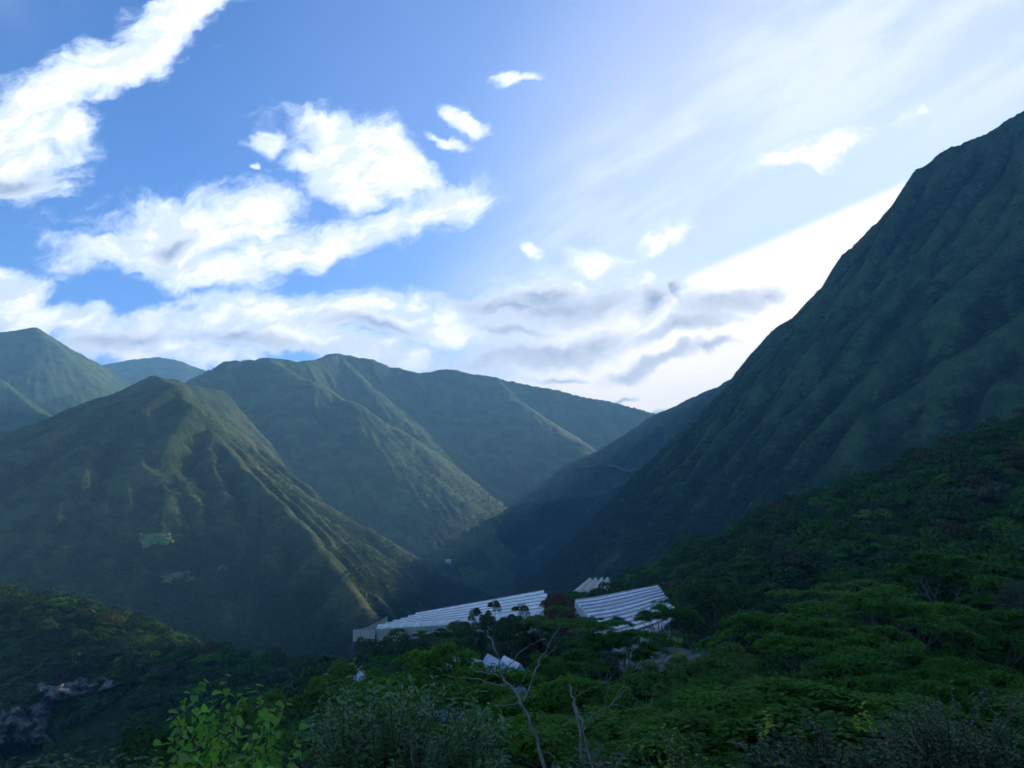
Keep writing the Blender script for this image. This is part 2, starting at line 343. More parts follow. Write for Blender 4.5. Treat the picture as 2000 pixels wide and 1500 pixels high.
def erode(h, n_round=8, n=60000, steps=56):
    h0 = h.copy(); ny, nx = h.shape; hf = h.ravel()
    vis = (np.abs(GXX) < 0.95 * GYY + 200) & (GYY < 4900) & (np.hypot(GXX, GYY) > 420)
    cand = np.nonzero(vis.ravel())[0]
    pw_ = 1.0 / np.maximum(np.hypot(GXX, GYY).ravel()[cand], 500) ** 0.8; cdf = np.cumsum(pw_); cdf /= cdf[-1]
    for rd in range(n_round):
        c = cand[np.searchsorted(cdf, RNG.random(n))]
        py = (c // nx) + RNG.random(n); px = (c % nx) + RNG.random(n)
        dx = np.zeros(n); dy = np.zeros(n); sed = np.zeros(n); vel = np.ones(n); wat = np.ones(n)
        for st in range(steps):
            px = np.clip(px, 1, nx - 3); py = np.clip(py, 1, ny - 3)
            ix = px.astype(np.int64); iy = py.astype(np.int64); fx = px - ix; fy = py - iy
            b = iy * nx + ix
            h00 = hf[b]; h10 = hf[b + 1]; h01 = hf[b + nx]; h11 = hf[b + nx + 1]
            gxx = (h10 - h00) * (1 - fy) + (h11 - h01) * fy; gyy = (h01 - h00) * (1 - fx) + (h11 - h10) * fx
            hc = h00 * (1 - fx) * (1 - fy) + h10 * fx * (1 - fy) + h01 * (1 - fx) * fy + h11 * fx * fy
            dx = dx * 0.15 - gxx * 0.85; dy = dy * 0.15 - gyy * 0.85
            ln = np.hypot(dx, dy) + 1e-6; dx /= ln; dy /= ln
            qx = np.clip(px + dx, 1, nx - 3); qy = np.clip(py + dy, 1, ny - 3)
            jx = qx.astype(np.int64); jy = qy.astype(np.int64); kx = qx - jx; ky = qy - jy; b2 = jy * nx + jx
            hn = hf[b2] * (1 - kx) * (1 - ky) + hf[b2 + 1] * kx * (1 - ky) + hf[b2 + nx] * (1 - kx) * ky + hf[b2 + nx + 1] * kx * ky
            dh = hn - hc
            cap = np.maximum(-dh, 0.05) * vel * wat * 0.55
            dep = np.where(dh > 0, np.minimum(dh, sed), np.where(sed > cap, (sed - cap) * 0.18, -np.minimum((cap - sed) * 0.12, np.maximum(-dh, 0) * 0.5)))
            sed = sed - dep
            w = np.concatenate([dep * (1 - fx) * (1 - fy), dep * fx * (1 - fy), dep * (1 - fx) * fy, dep * fx * fy])
            hf += np.bincount(np.concatenate([b, b + 1, b + nx, b + nx + 1]), weights=w, minlength=hf.size)
            vel = np.sqrt(np.maximum(vel * vel * 0.9 - dh * 0.25, 0.05)); vel = np.minimum(vel, 4.0); wat *= 0.975
            px, py = qx, qy
    h = hf.reshape(ny, nx)
    d = h - h0
    def blur(d):
        d = np.pad(d, 1, 'edge'); d = d[:-2] * 0.25 + d[1:-1] * 0.5 + d[2:] * 0.25
        return d[:, :-2] * 0.25 + d[:, 1:-1] * 0.5 + d[:, 2:] * 0.25
    d = blur(np.clip(d, -30, 8)); d2 = blur(blur(d))
    return h0 + 0.65 * d + 0.45 * d2
H = erode(H)
print('terrain grid', H.shape, round(time.time() - T0, 1))
def sample(grid, x, y):
    fx = np.clip((x - GX0) / CS, 1, NXG - 3); fy = np.clip((y - GY0) / CS, 1, NYG - 3)
    ix = fx.astype(np.int64); iy = fy.astype(np.int64); tx = fx - ix; ty = fy - iy
    def cub(t): return (-0.5 * t + t * t - 0.5 * t ** 3, 1 - 2.5 * t * t + 1.5 * t ** 3, 0.5 * t + 2 * t * t - 1.5 * t ** 3, -0.5 * t * t + 0.5 * t ** 3)
    cx, cy = cub(tx), cub(ty); o = 0.0
    for j in range(4):
        row = 0.0
        for i in range(4): row = row + cx[i] * grid[iy + j - 1, ix + i - 1]
        o = o + cy[j] * row
    return o
def height(x, y):
    """final ground height"""
    r = np.hypot(x, y)
    z = sample(H, x, y)
    near = r < 60
    if np.any(near): z = np.where(near, base_ground(x, y), z)
    k = np.clip((r - 60) / 500, 0, 1)
    return z + fbm(x, y, 26, 4, 0.55, 41) * (0.8 + 4.2 * k) + fbm(x, y, 90, 2, 0.5, 55) * 3.0 * k
# ------------------------------------------------------------------ terrain mesh: azimuth fan, rows dense where the ground faces the valley
def build_terrain():
    az = np.concatenate([np.linspace(-56, -40.5, 40), np.linspace(-40, 40, 1020), np.linspace(40.5, 60, 50)]); az = np.radians(az); NA = len(az); NR = 760
    ac = az[::6] if (NA - 1) % 6 == 0 else np.append(az[::6], az[-1])
    rs = np.geomspace(1.2, 6400, 1400)
    X = np.sin(ac)[:, None] * rs; Y = np.cos(ac)[:, None] * rs
    Z = sample(H, X, Y)
    dz = np.gradient(Z, axis=1) / np.gradient(rs)
    ker = np.ones(9) / 9
    w = np.sqrt(0.15 + np.minimum(dz, 1.5) ** 2) * np.gradient(rs) / rs
    w = np.where(rs < 60, w * 0.25, w)
    for _ in range(2):
        w = np.apply_along_axis(lambda v: np.convolve(np.pad(v, 4, 'edge'), ker, 'valid'), 1, w)
        w = np.apply_along_axis(lambda v: np.convolve(np.pad(v, 4, 'edge'), ker, 'valid'), 0, w)
    c = np.cumsum(w, 1); c = (c - c[:, :1]) / (c[:, -1:] - c[:, :1])
    q = np.linspace(0, 1, NR)
    lr = np.array([np.interp(q, c[i], np.log(rs)) for i in range(len(ac))])
    lrf = np.array([np.interp(az, ac, lr[:, j]) for j in range(NR)]).T
    rr = np.exp(lrf)
    X = np.sin(az)[:, None] * rr; Y = np.cos(az)[:, None] * rr
    Z = height(X.ravel(), Y.ravel()).reshape(X.shape)
    ids = HID[np.clip(((Y - GY0) / CS).astype(int), 0, NYG - 1), np.clip(((X - GX0) / CS).astype(int), 0, NXG - 1)]
    V = np.stack([X, Y, Z], -1).reshape(-1, 3)
    i, j = np.meshgrid(np.arange(NA - 1), np.arange(NR - 1), indexing='ij')
    a = (i * NR + j).ravel(); quads = np.stack([a, a + NR, a + NR + 1, a + 1], -1)
    fid = ids[:-1, :-1].ravel()
    # slope and height-over-neighbourhood, for where rock and dry grass lie
    return V, quads, fid
def mesh_from(name, V, Q, mat, smooth=True):
    used, inv = np.unique(Q, return_inverse=True)
    me = bpy.data.meshes.new(name); V = V[used]; k = Q.shape[1]; Q = inv.reshape(Q.shape)
    me.vertices.add(len(V)); me.vertices.foreach_set('co', V.astype(np.float32).ravel())
    me.loops.add(Q.size); me.loops.foreach_set('vertex_index', Q.astype(np.int32).ravel())
    me.polygons.add(len(Q)); me.polygons.foreach_set('loop_start', (np.arange(len(Q)) * k).astype(np.int32))
    if smooth: me.polygons.foreach_set('use_smooth', np.ones(len(Q), bool))
    me.materials.append(mat); me.update(); me.validate()
    return me
def link(name, me, parent=None, **props):
    o = bpy.data.objects.new(name, me); COL.objects.link(o)
    if parent is not None: o.parent = parent
    for k, v in props.items():
        if v is not None: o[k] = v
    return o
def new_mat(name):
    m = bpy.data.materials.new(name); m.use_nodes = True
    g = NT(m.node_tree); b = [n for n in g.n if n.type == 'BSDF_PRINCIPLED'][0]
    return m, g, b
def terrain_mat(name, grass, shrub, dry, rock, dry_amt=0.3, rock_amt=0.15, wood_scale=1.0, bump=1.0):
    m, g, b = new_mat(name)
    geo = g.new('ShaderNodeNewGeometry'); P = geo.outputs['Position']
    sep = g.new('ShaderNodeSeparateXYZ'); g.l.new(geo.outputs['Normal'], sep.inputs[0])
    big = g.noise(P, 0.0045, 5, 0.6).outputs[0]
    mid = g.noise(P, 0.03 * wood_scale, 5, 0.65).outputs[0]
    fine = g.noise(P, 0.22 * wood_scale, 4, 0.7).outputs[0]
    sm = g.new('ShaderNodeMapping'); g.l.new(P, sm.inputs[0]); sm.inputs['Scale'].default_value = (1, 1, 0.22)
    streak = g.noise(sm.outputs[0], 0.016 * wood_scale, 4, 0.6, 0.3).outputs[0]          # growth follows the run-off lines
    shr = g.remap(g.math('ADD', g.math('ADD', g.math('MULTIPLY', mid, 0.4), g.math('MULTIPLY', fine, 0.4)), g.math('MULTIPLY', streak, 0.6)), 0.61, 0.78)
    dr = g.math('MULTIPLY', g.remap(g.math('ADD', big, g.math('MULTIPLY', mid, 0.25)), 0.58, 0.74), dry_amt)
    c = g.mix(dr, c4(*grass), c4(*dry))
    c = g.mix(g.math('MULTIPLY', shr, 0.85), c, c4(*shrub))
    # bare rock where the ground is steep
    steep = g.remap(g.math('ADD', sep.outputs[2], g.math('MULTIPLY', g.math('SUBTRACT', mid, 0.5), 0.55)), 0.66, 0.52)
    st = g.new('ShaderNodeMapping'); g.l.new(P, st.inputs[0]); st.inputs['Scale'].default_value = (1, 1, 0.25)
    rk = g.noise(st.outputs[0], 0.09, 5, 0.7).outputs[0]
    rm = g.math('MULTIPLY', g.math('MULTIPLY', steep, g.remap(rk, 0.50, 0.62)), rock_amt)
    c = g.mix(rm, c, g.mix(fine, c4(*[v * 0.6 for v in rock]), c4(*rock)))
    vary = g.remap(g.noise(P, 0.5 * wood_scale, 3, 0.7).outputs[0], 0.3, 0.7, 0.75, 1.25)
    vm = g.new('ShaderNodeVectorMath', operation='SCALE'); g.l.new(c, vm.inputs[0]); g.l.new(vary, vm.inputs['Scale'])
    g.l.new(vm.outputs[0], b.inputs['Base Color'])
    b.inputs['Roughness'].default_value = 0.95; b.inputs['Specular IOR Level'].default_value = 0.1
    hh = g.math('ADD', g.math('MULTIPLY', fine, 2.2), g.math('MULTIPLY', mid, 5.0))
    bp = g.new('ShaderNodeBump'); bp.inputs['Strength'].default_value = 0.9 * bump; bp.inputs['Distance'].default_value = 1.0
    g.l.new(hh, bp.inputs['Height']); g.l.new(bp.outputs[0], b.inputs['Normal'])
    return m
TM = {
 'ground': terrain_mat('ground_cover', (0.030, 0.065, 0.014), (0.014, 0.038, 0.009), (0.08, 0.075, 0.03), (0.22, 0.21, 0.19), 0.2, 0.3, 4.0),
 'great': terrain_mat('great_slope', (0.058, 0.125, 0.030), (0.018, 0.055, 0.014), (0.075, 0.090, 0.034), (0.20, 0.20, 0.19), 0.4, 0.35, 1.3, 1.4),
 'left_hill': terrain_mat('left_hill_slope', (0.070, 0.108, 0.026), (0.014, 0.042, 0.011), (0.14, 0.12, 0.045), (0.22, 0.21, 0.19), 0.45, 0.3, 1.2, 1.4),
 'centre': terrain_mat('valley_slope', (0.075, 0.140, 0.030), (0.018, 0.055, 0.014), (0.12, 0.12, 0.045), (0.24, 0.23, 0.21), 0.4, 0.25, 0.7, 1.4),
}
TM['gorge_spur'] = TM['great']; TM['left_peak'] = TM['centre']; TM['far'] = TM['centre']; TM['low_hill'] = TM['ground']; TM['forest_spur'] = TM['ground']
TL = {'ground': ('ground', None), 'great': ('mountain', 'steep dark green mountain filling the right side of the valley'),
      'gorge_spur': ('mountain', 'dark spur with a road cut behind the steep right mountain'), 'left_hill': ('hill', 'nearer triangular hill at left with a sunlit grassy right flank'),
      'centre': ('mountain', 'hazy blue-green mountain range closing the head of the valley'), 'left_peak': ('mountain', 'pointed peak at the left edge behind the triangular hill'),
      'far': ('mountain', 'small rounded far hill between the pointed peak and the central range'), 'low_hill': ('hill', 'low dark wooded hill at the left edge above pale cliffs'),
      'forest_spur': ('hill', 'near wooded spur running down from the right edge')}
TV, TQ, TF = build_terrain()
for k, nm in enumerate(MN):
    q = TQ[TF == k]
    if len(q): link(TL[nm][0], mesh_from(TL[nm][0], TV, q, TM[nm]), kind='structure', label=TL[nm][1])
print('terrain mesh', len(TQ), round(time.time() - T0, 1))
# ------------------------------------------------------------------ foliage
def leaf_mat(name, col, col2, trans=0.35, gloss=0.35, hue=0.5):
    """leaf colour varies from plant to plant and from clump to clump"""
    m = bpy.data.materials.new(name); m.use_nodes = True; g = NT(m.node_tree); g.n.clear()
    out = g.new('ShaderNodeOutputMaterial'); oi = g.new('ShaderNodeObjectInfo'); geo = g.new('ShaderNodeNewGeometry')
    rnd = g.math('FRACT', g.math('ADD', g.math('MULTIPLY', geo.outputs['Random Per Island'], 0.45), g.math('MULTIPLY', oi.outputs['Random'], 0.9)))
    c = g.mix(rnd, c4(*col), c4(*col2))
    pb = g.new('ShaderNodeBsdfPrincipled'); g.l.new(c, pb.inputs['Base Color']); pb.inputs['Roughness'].default_value = 0.55 if gloss > 0.4 else 0.75; pb.inputs['Specular IOR Level'].default_value = gloss
    tr = g.new('ShaderNodeBsdfTranslucent'); tc = g.mix(1.0, c, c4(1.5, 1.55, 0.6), 'MULTIPLY'); g.l.new(tc, tr.inputs['Color'])
    mx = g.new('ShaderNodeMixShader'); mx.inputs[0].default_value = trans
    g.l.new(pb.outputs[0], mx.inputs[1]); g.l.new(tr.outputs[0], mx.inputs[2]); g.l.new(mx.outputs[0], out.inputs['Surface'])
    return m
def bark_mat(name, col, col2, scale=6.0):
    m, g, b = new_mat(name)
    tc = g.new('ShaderNodeTexCoord'); mp = g.new('ShaderNodeMapping'); g.l.new(tc.outputs['Object'], mp.inputs[0]); mp.inputs['Scale'].default_value = (1, 1, 0.3)
    n = g.noise(mp.outputs[0], scale, 6, 0.7).outputs[0]
    g.l.new(g.mix(g.remap(n, 0.35, 0.65), c4(*col), c4(*col2)), b.inputs['Base Color'])
    b.inputs['Roughness'].default_value = 0.9; b.inputs['Specular IOR Level'].default_value = 0.2
    bp = g.new('ShaderNodeBump'); bp.inputs['Strength'].default_value = 0.6; bp.inputs['Distance'].default_value = 0.02; g.l.new(n, bp.inputs['Height']); g.l.new(bp.outputs[0], b.inputs['Normal'])
    return m
LM = {
 'umbrella': leaf_mat('feathery_leaf', (0.028, 0.105, 0.014), (0.068, 0.190, 0.024), 0.35, 0.15),
 'umbrella_b': leaf_mat('feathery_leaf_bright', (0.042, 0.135, 0.016), (0.090, 0.215, 0.026), 0.4, 0.15),
 'umbrella_o': leaf_mat('feathery_leaf_olive', (0.065, 0.140, 0.030), (0.105, 0.195, 0.042), 0.35, 0.15),
 'dark': leaf_mat('dark_leaf', (0.014, 0.048, 0.012), (0.034, 0.085, 0.020), 0.25, 0.25),
 'far': leaf_mat('wood_leaf', (0.016, 0.062, 0.013), (0.056, 0.135, 0.024), 0.3, 0.1),
 'scrub': leaf_mat('scrub_leaf', (0.022, 0.072, 0.016), (0.062, 0.140, 0.028), 0.3, 0.1),
 'olive': leaf_mat('olive_leaf', (0.050, 0.070, 0.040), (0.085, 0.100, 0.060), 0.3, 0.2),
 'red': leaf_mat('red_leaf', (0.13, 0.045, 0.036), (0.085, 0.060, 0.026), 0.3, 0.2),
 'brown': leaf_mat('brownish_leaf', (0.060, 0.065, 0.026), (0.085, 0.080, 0.036), 0.3, 0.1),
 'yellow': leaf_mat('yellow_leaf', (0.42, 0.40, 0.03), (0.26, 0.32, 0.03), 0.4, 0.2),
}
BARK = bark_mat('grey_bark', (0.075, 0.065, 0.055), (0.17, 0.155, 0.135))
DEADWOOD = bark_mat('dead_wood', (0.10, 0.095, 0.085), (0.26, 0.24, 0.21), 9.0)
def frames(n, up, rng, tilt):
    """n leaf frames whose normals lie near `up` (n,3), spread by tilt"""
    nn = up + rng.normal(0, tilt, (n, 3)); nn /= np.linalg.norm(nn, axis=1)[:, None] + 1e-9
    t = rng.normal(0, 1, (n, 3)); t -= nn * (t * nn).sum(1)[:, None]; t /= np.linalg.norm(t, axis=1)[:, None] + 1e-9
    return nn, t, np.cross(nn, t)
def leaf_quads(P, nn, t, b, L, W):
    """kite-shaped leaf faces"""
    n = len(P); L = np.broadcast_to(L, n)[:, None]; W = np.broadcast_to(W, n)[:, None]
    V = np.empty((n, 4, 3)); V[:, 0] = P - t * L * 0.5; V[:, 1] = P + b * W * 0.5 + nn * W * 0.12; V[:, 2] = P + t * L * 0.5; V[:, 3] = P - b * W * 0.5 + nn * W * 0.12
    return V.reshape(-1, 3), np.arange(n * 4).reshape(n, 4)
def tube(points, radii, sides=6):
    """tapered tube through points -> verts, quads"""
    P = np.array(points, float); V = []; Q = []
    n = len(P)
    for i in range(n):
        d = P[min(i + 1, n - 1)] - P[max(i - 1, 0)]; d = d / (np.linalg.norm(d) + 1e-9)
        a = np.cross(d, (0.3, 0.9, 0.2)); a /= np.linalg.norm(a) + 1e-9; b = np.cross(d, a)
        for k in range(sides):
            an = 2 * math.pi * k / sides; V.append(P[i] + (a * math.cos(an) + b * math.sin(an)) * radii[i])
    for i in range(n - 1):
        for k in range(sides): Q.append((i * sides + k, i * sides + (k + 1) % sides, (i + 1) * sides + (k + 1) % sides, (i + 1) * sides + k))
    return np.array(V), np.array(Q)
def join(parts):
    V = []; Q = []; o = 0
    for v, q in parts: V.append(v); Q.append(q + o); o += len(v)
    return np.concatenate(V), np.concatenate(Q)
def bend(a, b, n, sag, rng, wob=0.04):
    a, b = np.array(a, float), np.array(b, float); t = np.linspace(0, 1, n)[:, None]
    p = a + (b - a) * t; L = np.linalg.norm(b - a)
    p[:, 2] += sag * L * np.sin(t[:, 0] * math.pi)
    p[1:-1] += rng.normal(0, wob * L, (n - 2, 3)) if n > 2 else 0
    return p
def umbrella_proto(seed, mat, n_leaf=5200, wide=1.0, name='umbrella'):
    """flat-topped tree, unit height 1 (scaled later to metres x8): forking trunk and layered leaf pads"""
    rng = np.random.default_rng(seed); parts = []; pads = []
    hgt = 8.0; fork = rng.uniform(1.4, 2.4); lean = rng.normal(0, 0.5, 2)
    top = np.array((lean[0], lean[1], fork)); parts.append(tube(bend((0, 0, -1.5), top, 5, 0, rng, 0.03), np.linspace(0.24, 0.17, 5), 7))
    nl = rng.integers(5, 8)
    for i in range(nl):
        a = 2 * math.pi * (i + rng.uniform(-0.3, 0.3)) / nl; rad = rng.uniform(1.6, 4.4) * wide
        e = np.array((math.cos(a) * rad + lean[0], math.sin(a) * rad + lean[1], hgt - 1.0 - 0.10 * rad ** 1.4 + rng.uniform(-0.9, 0.3)))
        pl = bend(top, e, 6, -0.10, rng, 0.03); parts.append(tube(pl, np.linspace(0.13, 0.035, 6), 5))
        for j in range(3):
            q = e + np.array((rng.normal(0, 1.1 * wide), rng.normal(0, 1.1 * wide), rng.uniform(-0.35, 0.45)))
            parts.append(tube(bend(pl[3 + j % 2], q, 4, -0.05, rng), np.linspace(0.055, 0.018, 4), 4)); pads.append(q)
        pads.append(e + (0, 0, 0.2))
    pads.append(np.array((lean[0], lean[1], hgt - 0.35))); pads.append(np.array((lean[0] + rng.normal(0, 1), lean[1] + rng.normal(0, 1), hgt - 0.2)))
    V = []; k = n_leaf // len(pads)
    P = []
    for q in pads:
        rx, ry = rng.uniform(0.9, 1.7, 2) * wide ** 0.5
        sub = rng.integers(6, 10); cs = rng.normal(0, 0.5, (sub, 2)) * (rx, ry)
        pick = rng.integers(0, sub, k); pr = cs[pick] + rng.normal(0, 0.26, (k, 2))
        zz = q[2] + 0.28 - 0.16 * (pr ** 2).sum(1) / (rx * ry) + rng.normal(0, 0.10, k) + (rng.random(sub) * 0.3)[pick]
        P.append(np.c_[q[0] + pr[:, 0], q[1] + pr[:, 1], zz])
    P = np.concatenate(P); n = len(P)
    up = np.tile((0, 0, 1.0), (n, 1)); nn, t, b = frames(n, up, rng, 0.42)
    v, q = leaf_quads(P, nn, t, b, rng.uniform(0.17, 0.34, n), rng.uniform(0.07, 0.14, n))
    wv, wq = join(parts)
    return mesh_from(name + '_crown', v, q, LM[mat], False), mesh_from(name + '_trunk', wv, wq, BARK)
def round_proto(seed, mat, n_leaf=4200, tall=1.0, size=0.34, name='broadleaf'):
    """bushy broadleaf tree about 8 m tall: trunk, limbs and leaf clumps on the outside of an uneven crown"""
    rng = np.random.default_rng(seed); parts = []; cl = []
    top = np.array((rng.normal(0, 0.2), rng.normal(0, 0.2), 3.0 * tall)); parts.append(tube(bend((0, 0, -1.5), top, 5, 0, rng, 0.03), np.linspace(0.24, 0.14, 5), 7))
    for i in range(26):
        a = rng.uniform(0, 2 * math.pi); h = rng.uniform(0.12, 1.0); rr = 2.7 * math.sqrt(max(0.05, 1 - (h * 1.9 - 0.95) ** 2)) * rng.uniform(0.6, 1.05)
        e = np.array((math.cos(a) * rr, math.sin(a) * rr, 1.2 + h * 6.6 * tall))
        if i % 2 == 0: parts.append(tube(bend(top * (0.5 + 0.5 * h), e, 5, 0.05, rng), np.linspace(0.10, 0.02, 5), 4))
        cl.append((e, rng.uniform(0.7, 1.25)))
    k = n_leaf // len(cl); P = []; U = []
    for e, r in cl:
        d = rng.normal(0, 1, (k, 3)); d /= np.linalg.norm(d, axis=1)[:, None]; d[:, 2] = np.abs(d[:, 2]) * 0.9 - 0.15
        P.append(e + d * r * rng.uniform(0.75, 1.05, (k, 1))); U.append(d + (0, 0, 0.5))
    P = np.concatenate(P); U = np.concatenate(U); n = len(P); nn, t, b = frames(n, U, rng, 0.4)
    v, q = leaf_quads(P, nn, t, b, rng.uniform(0.8, 1.3, n) * size, rng.uniform(0.4, 0.6, n) * size)
    wv, wq = join(parts)
    return mesh_from(name + '_crown', v, q, LM[mat], False), mesh_from(name + '_trunk', wv, wq, BARK)
def clump_proto(seed, mat, n, flat, size, name, lobes=7):
    """far tree or shrub, about 1 m tall and wide in its own units: leaf faces on a few lobes"""
    rng = np.random.default_rng(seed); P = []; U = []
    for i in range(lobes):
        ph = math.acos(rng.uniform(0.05, 1.0)); th = 2.4 * i + rng.uniform(-0.4, 0.4)          # lobes sit on a dome
        c = np.array((0.34 * math.sin(ph) * math.cos(th), 0.34 * math.sin(ph) * math.sin(th), (0.22 + 0.5 * math.cos(ph)) * flat)); r = rng.uniform(0.15, 0.25); k = n // lobes
        d = rng.normal(0, 1, (k, 3)); d /= np.linalg.norm(d, axis=1)[:, None]; d[:, 2] = np.abs(d[:, 2]) * 1.1 - 0.25
        P.append(c + d * r * (1, 1, 0.7 * flat) * rng.uniform(0.8, 1.05, (k, 1))); U.append(d + (0, 0, 0.4))
    P = np.concatenate(P); U = np.concatenate(U); m = len(P); nn, t, b = frames(m, U, rng, 0.35)
    v, q = leaf_quads(P, nn, t, b, rng.uniform(0.8, 1.3, m) * size, rng.uniform(0.6, 0.9, m) * size)
    return mesh_from(name, v, q, LM[mat], False)
def scatter(name, label, P, scale, idx, meshes, rng, flat=None):
    """one mass of countless plants: points carrying instanced leaf clumps"""
    col = bpy.data.collections.new(name + '_kinds')
    for i, me in enumerate(meshes):
        o = bpy.data.objects.new('%s_kind_%02d' % (name, i), me); col.objects.link(o)
    me = bpy.data.meshes.new(name); n = len(P); me.vertices.add(n); me.vertices.foreach_set('co', P.astype(np.float32).ravel())
    at_ = me.attributes.new('turn', 'FLOAT_VECTOR', 'POINT'); at_.data.foreach_set('vector', np.c_[rng.normal(0, 0.12, n), rng.normal(0, 0.12, n), rng.uniform(0, 6.283, n)].astype(np.float32).ravel())
    sc3 = np.c_[scale, scale, scale * (1.0 if flat is None else flat)] * rng.uniform(0.85, 1.15, (n, 3))
    at_ = me.attributes.new('size', 'FLOAT_VECTOR', 'POINT'); at_.data.foreach_set('vector', sc3.astype(np.float32).ravel())
    at_ = me.attributes.new('sort', 'INT', 'POINT'); at_.data.foreach_set('value', np.asarray(idx, np.int32))
    o = link(name, me, kind='stuff', label=label)
    ng = bpy.data.node_groups.new(name + '_scatter', 'GeometryNodeTree')
    ng.interface.new_socket('Geometry', in_out='INPUT', socket_type='NodeSocketGeometry'); ng.interface.new_socket('Geometry', in_out='OUTPUT', socket_type='NodeSocketGeometry')
    N = ng.nodes; L = ng.links
    gi = N.new('NodeGroupInput'); go = N.new('NodeGroupOutput'); ci = N.new('GeometryNodeCollectionInfo'); ci.inputs['Collection'].default_value = col; ci.inputs['Separate Children'].default_value = True; ci.inputs['Reset Children'].default_value = True
    ip = N.new('GeometryNodeInstanceOnPoints'); ip.inputs['Pick Instance'].default_value = True
    def named(nm, ty): a = N.new('GeometryNodeInputNamedAttribute'); a.data_type = ty; a.inputs['Name'].default_value = nm; return a.outputs['Attribute']
    er = N.new('FunctionNodeEulerToRotation'); L.new(named('turn', 'FLOAT_VECTOR'), er.inputs[0])
    L.new(gi.outputs[0], ip.inputs['Points']); L.new(ci.outputs[0], ip.inputs['Instance']); L.new(named('sort', 'INT'), ip.inputs['Instance Index'])
    L.new(er.outputs[0], ip.inputs['Rotation']); L.new(named('size', 'FLOAT_VECTOR'), ip.inputs['Scale']); L.new(ip.outputs[0], go.inputs[0])
    md = o.modifiers.new('scatter', 'NODES'); md.node_group = ng
    return o
# ---- where nothing grows: the greenhouse terraces (ground polygons in x, y)
def poly_of(pts): return np.array([[at(*p).x, at(*p).y] for p in pts])
CLEAR = [poly_of([(735, 1232, 255), (1075, 1205, 160), (1075, 1152, 222), (790, 1196, 300)]),
         poly_of([(1100, 1172, 212), (1195, 1268, 132), (1345, 1210, 148), (1352, 1140, 232)]),
         poly_of([(1205, 1305, 104), (1205, 1268, 128), (1425, 1226, 172), (1425, 1250, 150), (1310, 1312, 106)]),
         poly_of([(1105, 1170, 258), (1200, 1172, 256), (1205, 1125, 345), (1130, 1125, 345)]),
         poly_of([(840, 1300, 92), (1030, 1330, 80), (1030, 1268, 106), (840, 1262, 112)])]
def inside(x, y, poly):
    c = np.zeros(len(x), bool); n = len(poly); j = n - 1
    for i in range(n):
        xi, yi = poly[i]; xj, yj = poly[j]
        k = ((yi > y) != (yj > y)) & (x < (xj - xi) * (y - yi) / (yj - yi + 1e-12) + xi); c ^= k; j = i
    return c
def project(x, y, z):
    f = y * CP + z * SP; u = x / f; v = (z * CP - y * SP) / f
    return 1000 + F * u, 750 - F * v
def thin(x, y, d):
    """keep points at least about d apart (grid hashing, first come first served)"""
    key = {}; keep = []
    for i, (a, b) in enumerate(zip(x, y)):
        ka, kb = int(a // d), int(b // d); ok = True
        for p in (-1, 0, 1):
            for q in (-1, 0, 1):
                for (c, e) in key.get((ka + p, kb + q), ()):
                    if (a - c) ** 2 + (b - e) ** 2 < d * d: ok = False; break
        if ok: key.setdefault((ka, kb), []).append((a, b)); keep.append(i)
    return np.array(keep, int)
def cand(n, r0, r1, az0=-42, az1=44, power=2.0):
    r = (RNG.random(n) * (r1 ** power - r0 ** power) + r0 ** power) ** (1 / power); a = np.radians(RNG.uniform(az0, az1, n))
    return np.sin(a) * r, np.cos(a) * r
def gid(x, y): return HID[np.clip(((y - GY0) / CS).astype(int), 0, NYG - 1), np.clip(((x - GX0) / CS).astype(int), 0, NXG - 1)]
def gid_name(x, y, *names):
    k = gid(x, y); o = np.zeros(len(x), bool)
    for nm in names: o |= k == MN.index(nm)
    return o
def clear_of(x, y):
    o = np.ones(len(x), bool)
    for p in CLEAR: o &= ~inside(x, y, p)
    return o
FAR = [clump_proto(100 + i, 'far', 720, 0.8, 0.066, 'far_tree', 14) for i in range(3)] + [clump_proto(110 + i, ('umbrella', 'umbrella_o', 'umbrella_b')[i], 720, 0.55, 0.066, 'far_flat_tree', 15) for i in range(3)] + [clump_proto(120, 'dark', 600, 0.95, 0.07, 'far_dark_tree', 13), clump_proto(121, 'olive', 360, 0.8, 0.09, 'far_olive_tree', 8), clump_proto(122, 'brown', 520, 0.8, 0.075, 'far_brown_tree', 12)]
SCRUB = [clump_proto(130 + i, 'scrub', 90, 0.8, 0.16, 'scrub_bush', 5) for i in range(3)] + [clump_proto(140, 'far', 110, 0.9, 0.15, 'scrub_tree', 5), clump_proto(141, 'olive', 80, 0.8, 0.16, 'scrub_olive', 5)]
def box_blur(h, r):
    for ax in (0, 1):
        c = np.cumsum(np.pad(h, [(r + 1, r) if a == ax else (0, 0) for a in (0, 1)], 'edge'), axis=ax); n = h.shape[ax]
        h = (np.take(c, np.arange(2 * r + 1, 2 * r + 1 + n), ax) - np.take(c, np.arange(n), ax)) / (2 * r + 1)
    return h
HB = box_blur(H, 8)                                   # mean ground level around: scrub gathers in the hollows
CLIFF_WIN = [(-60, 275, 1320, 1460)]
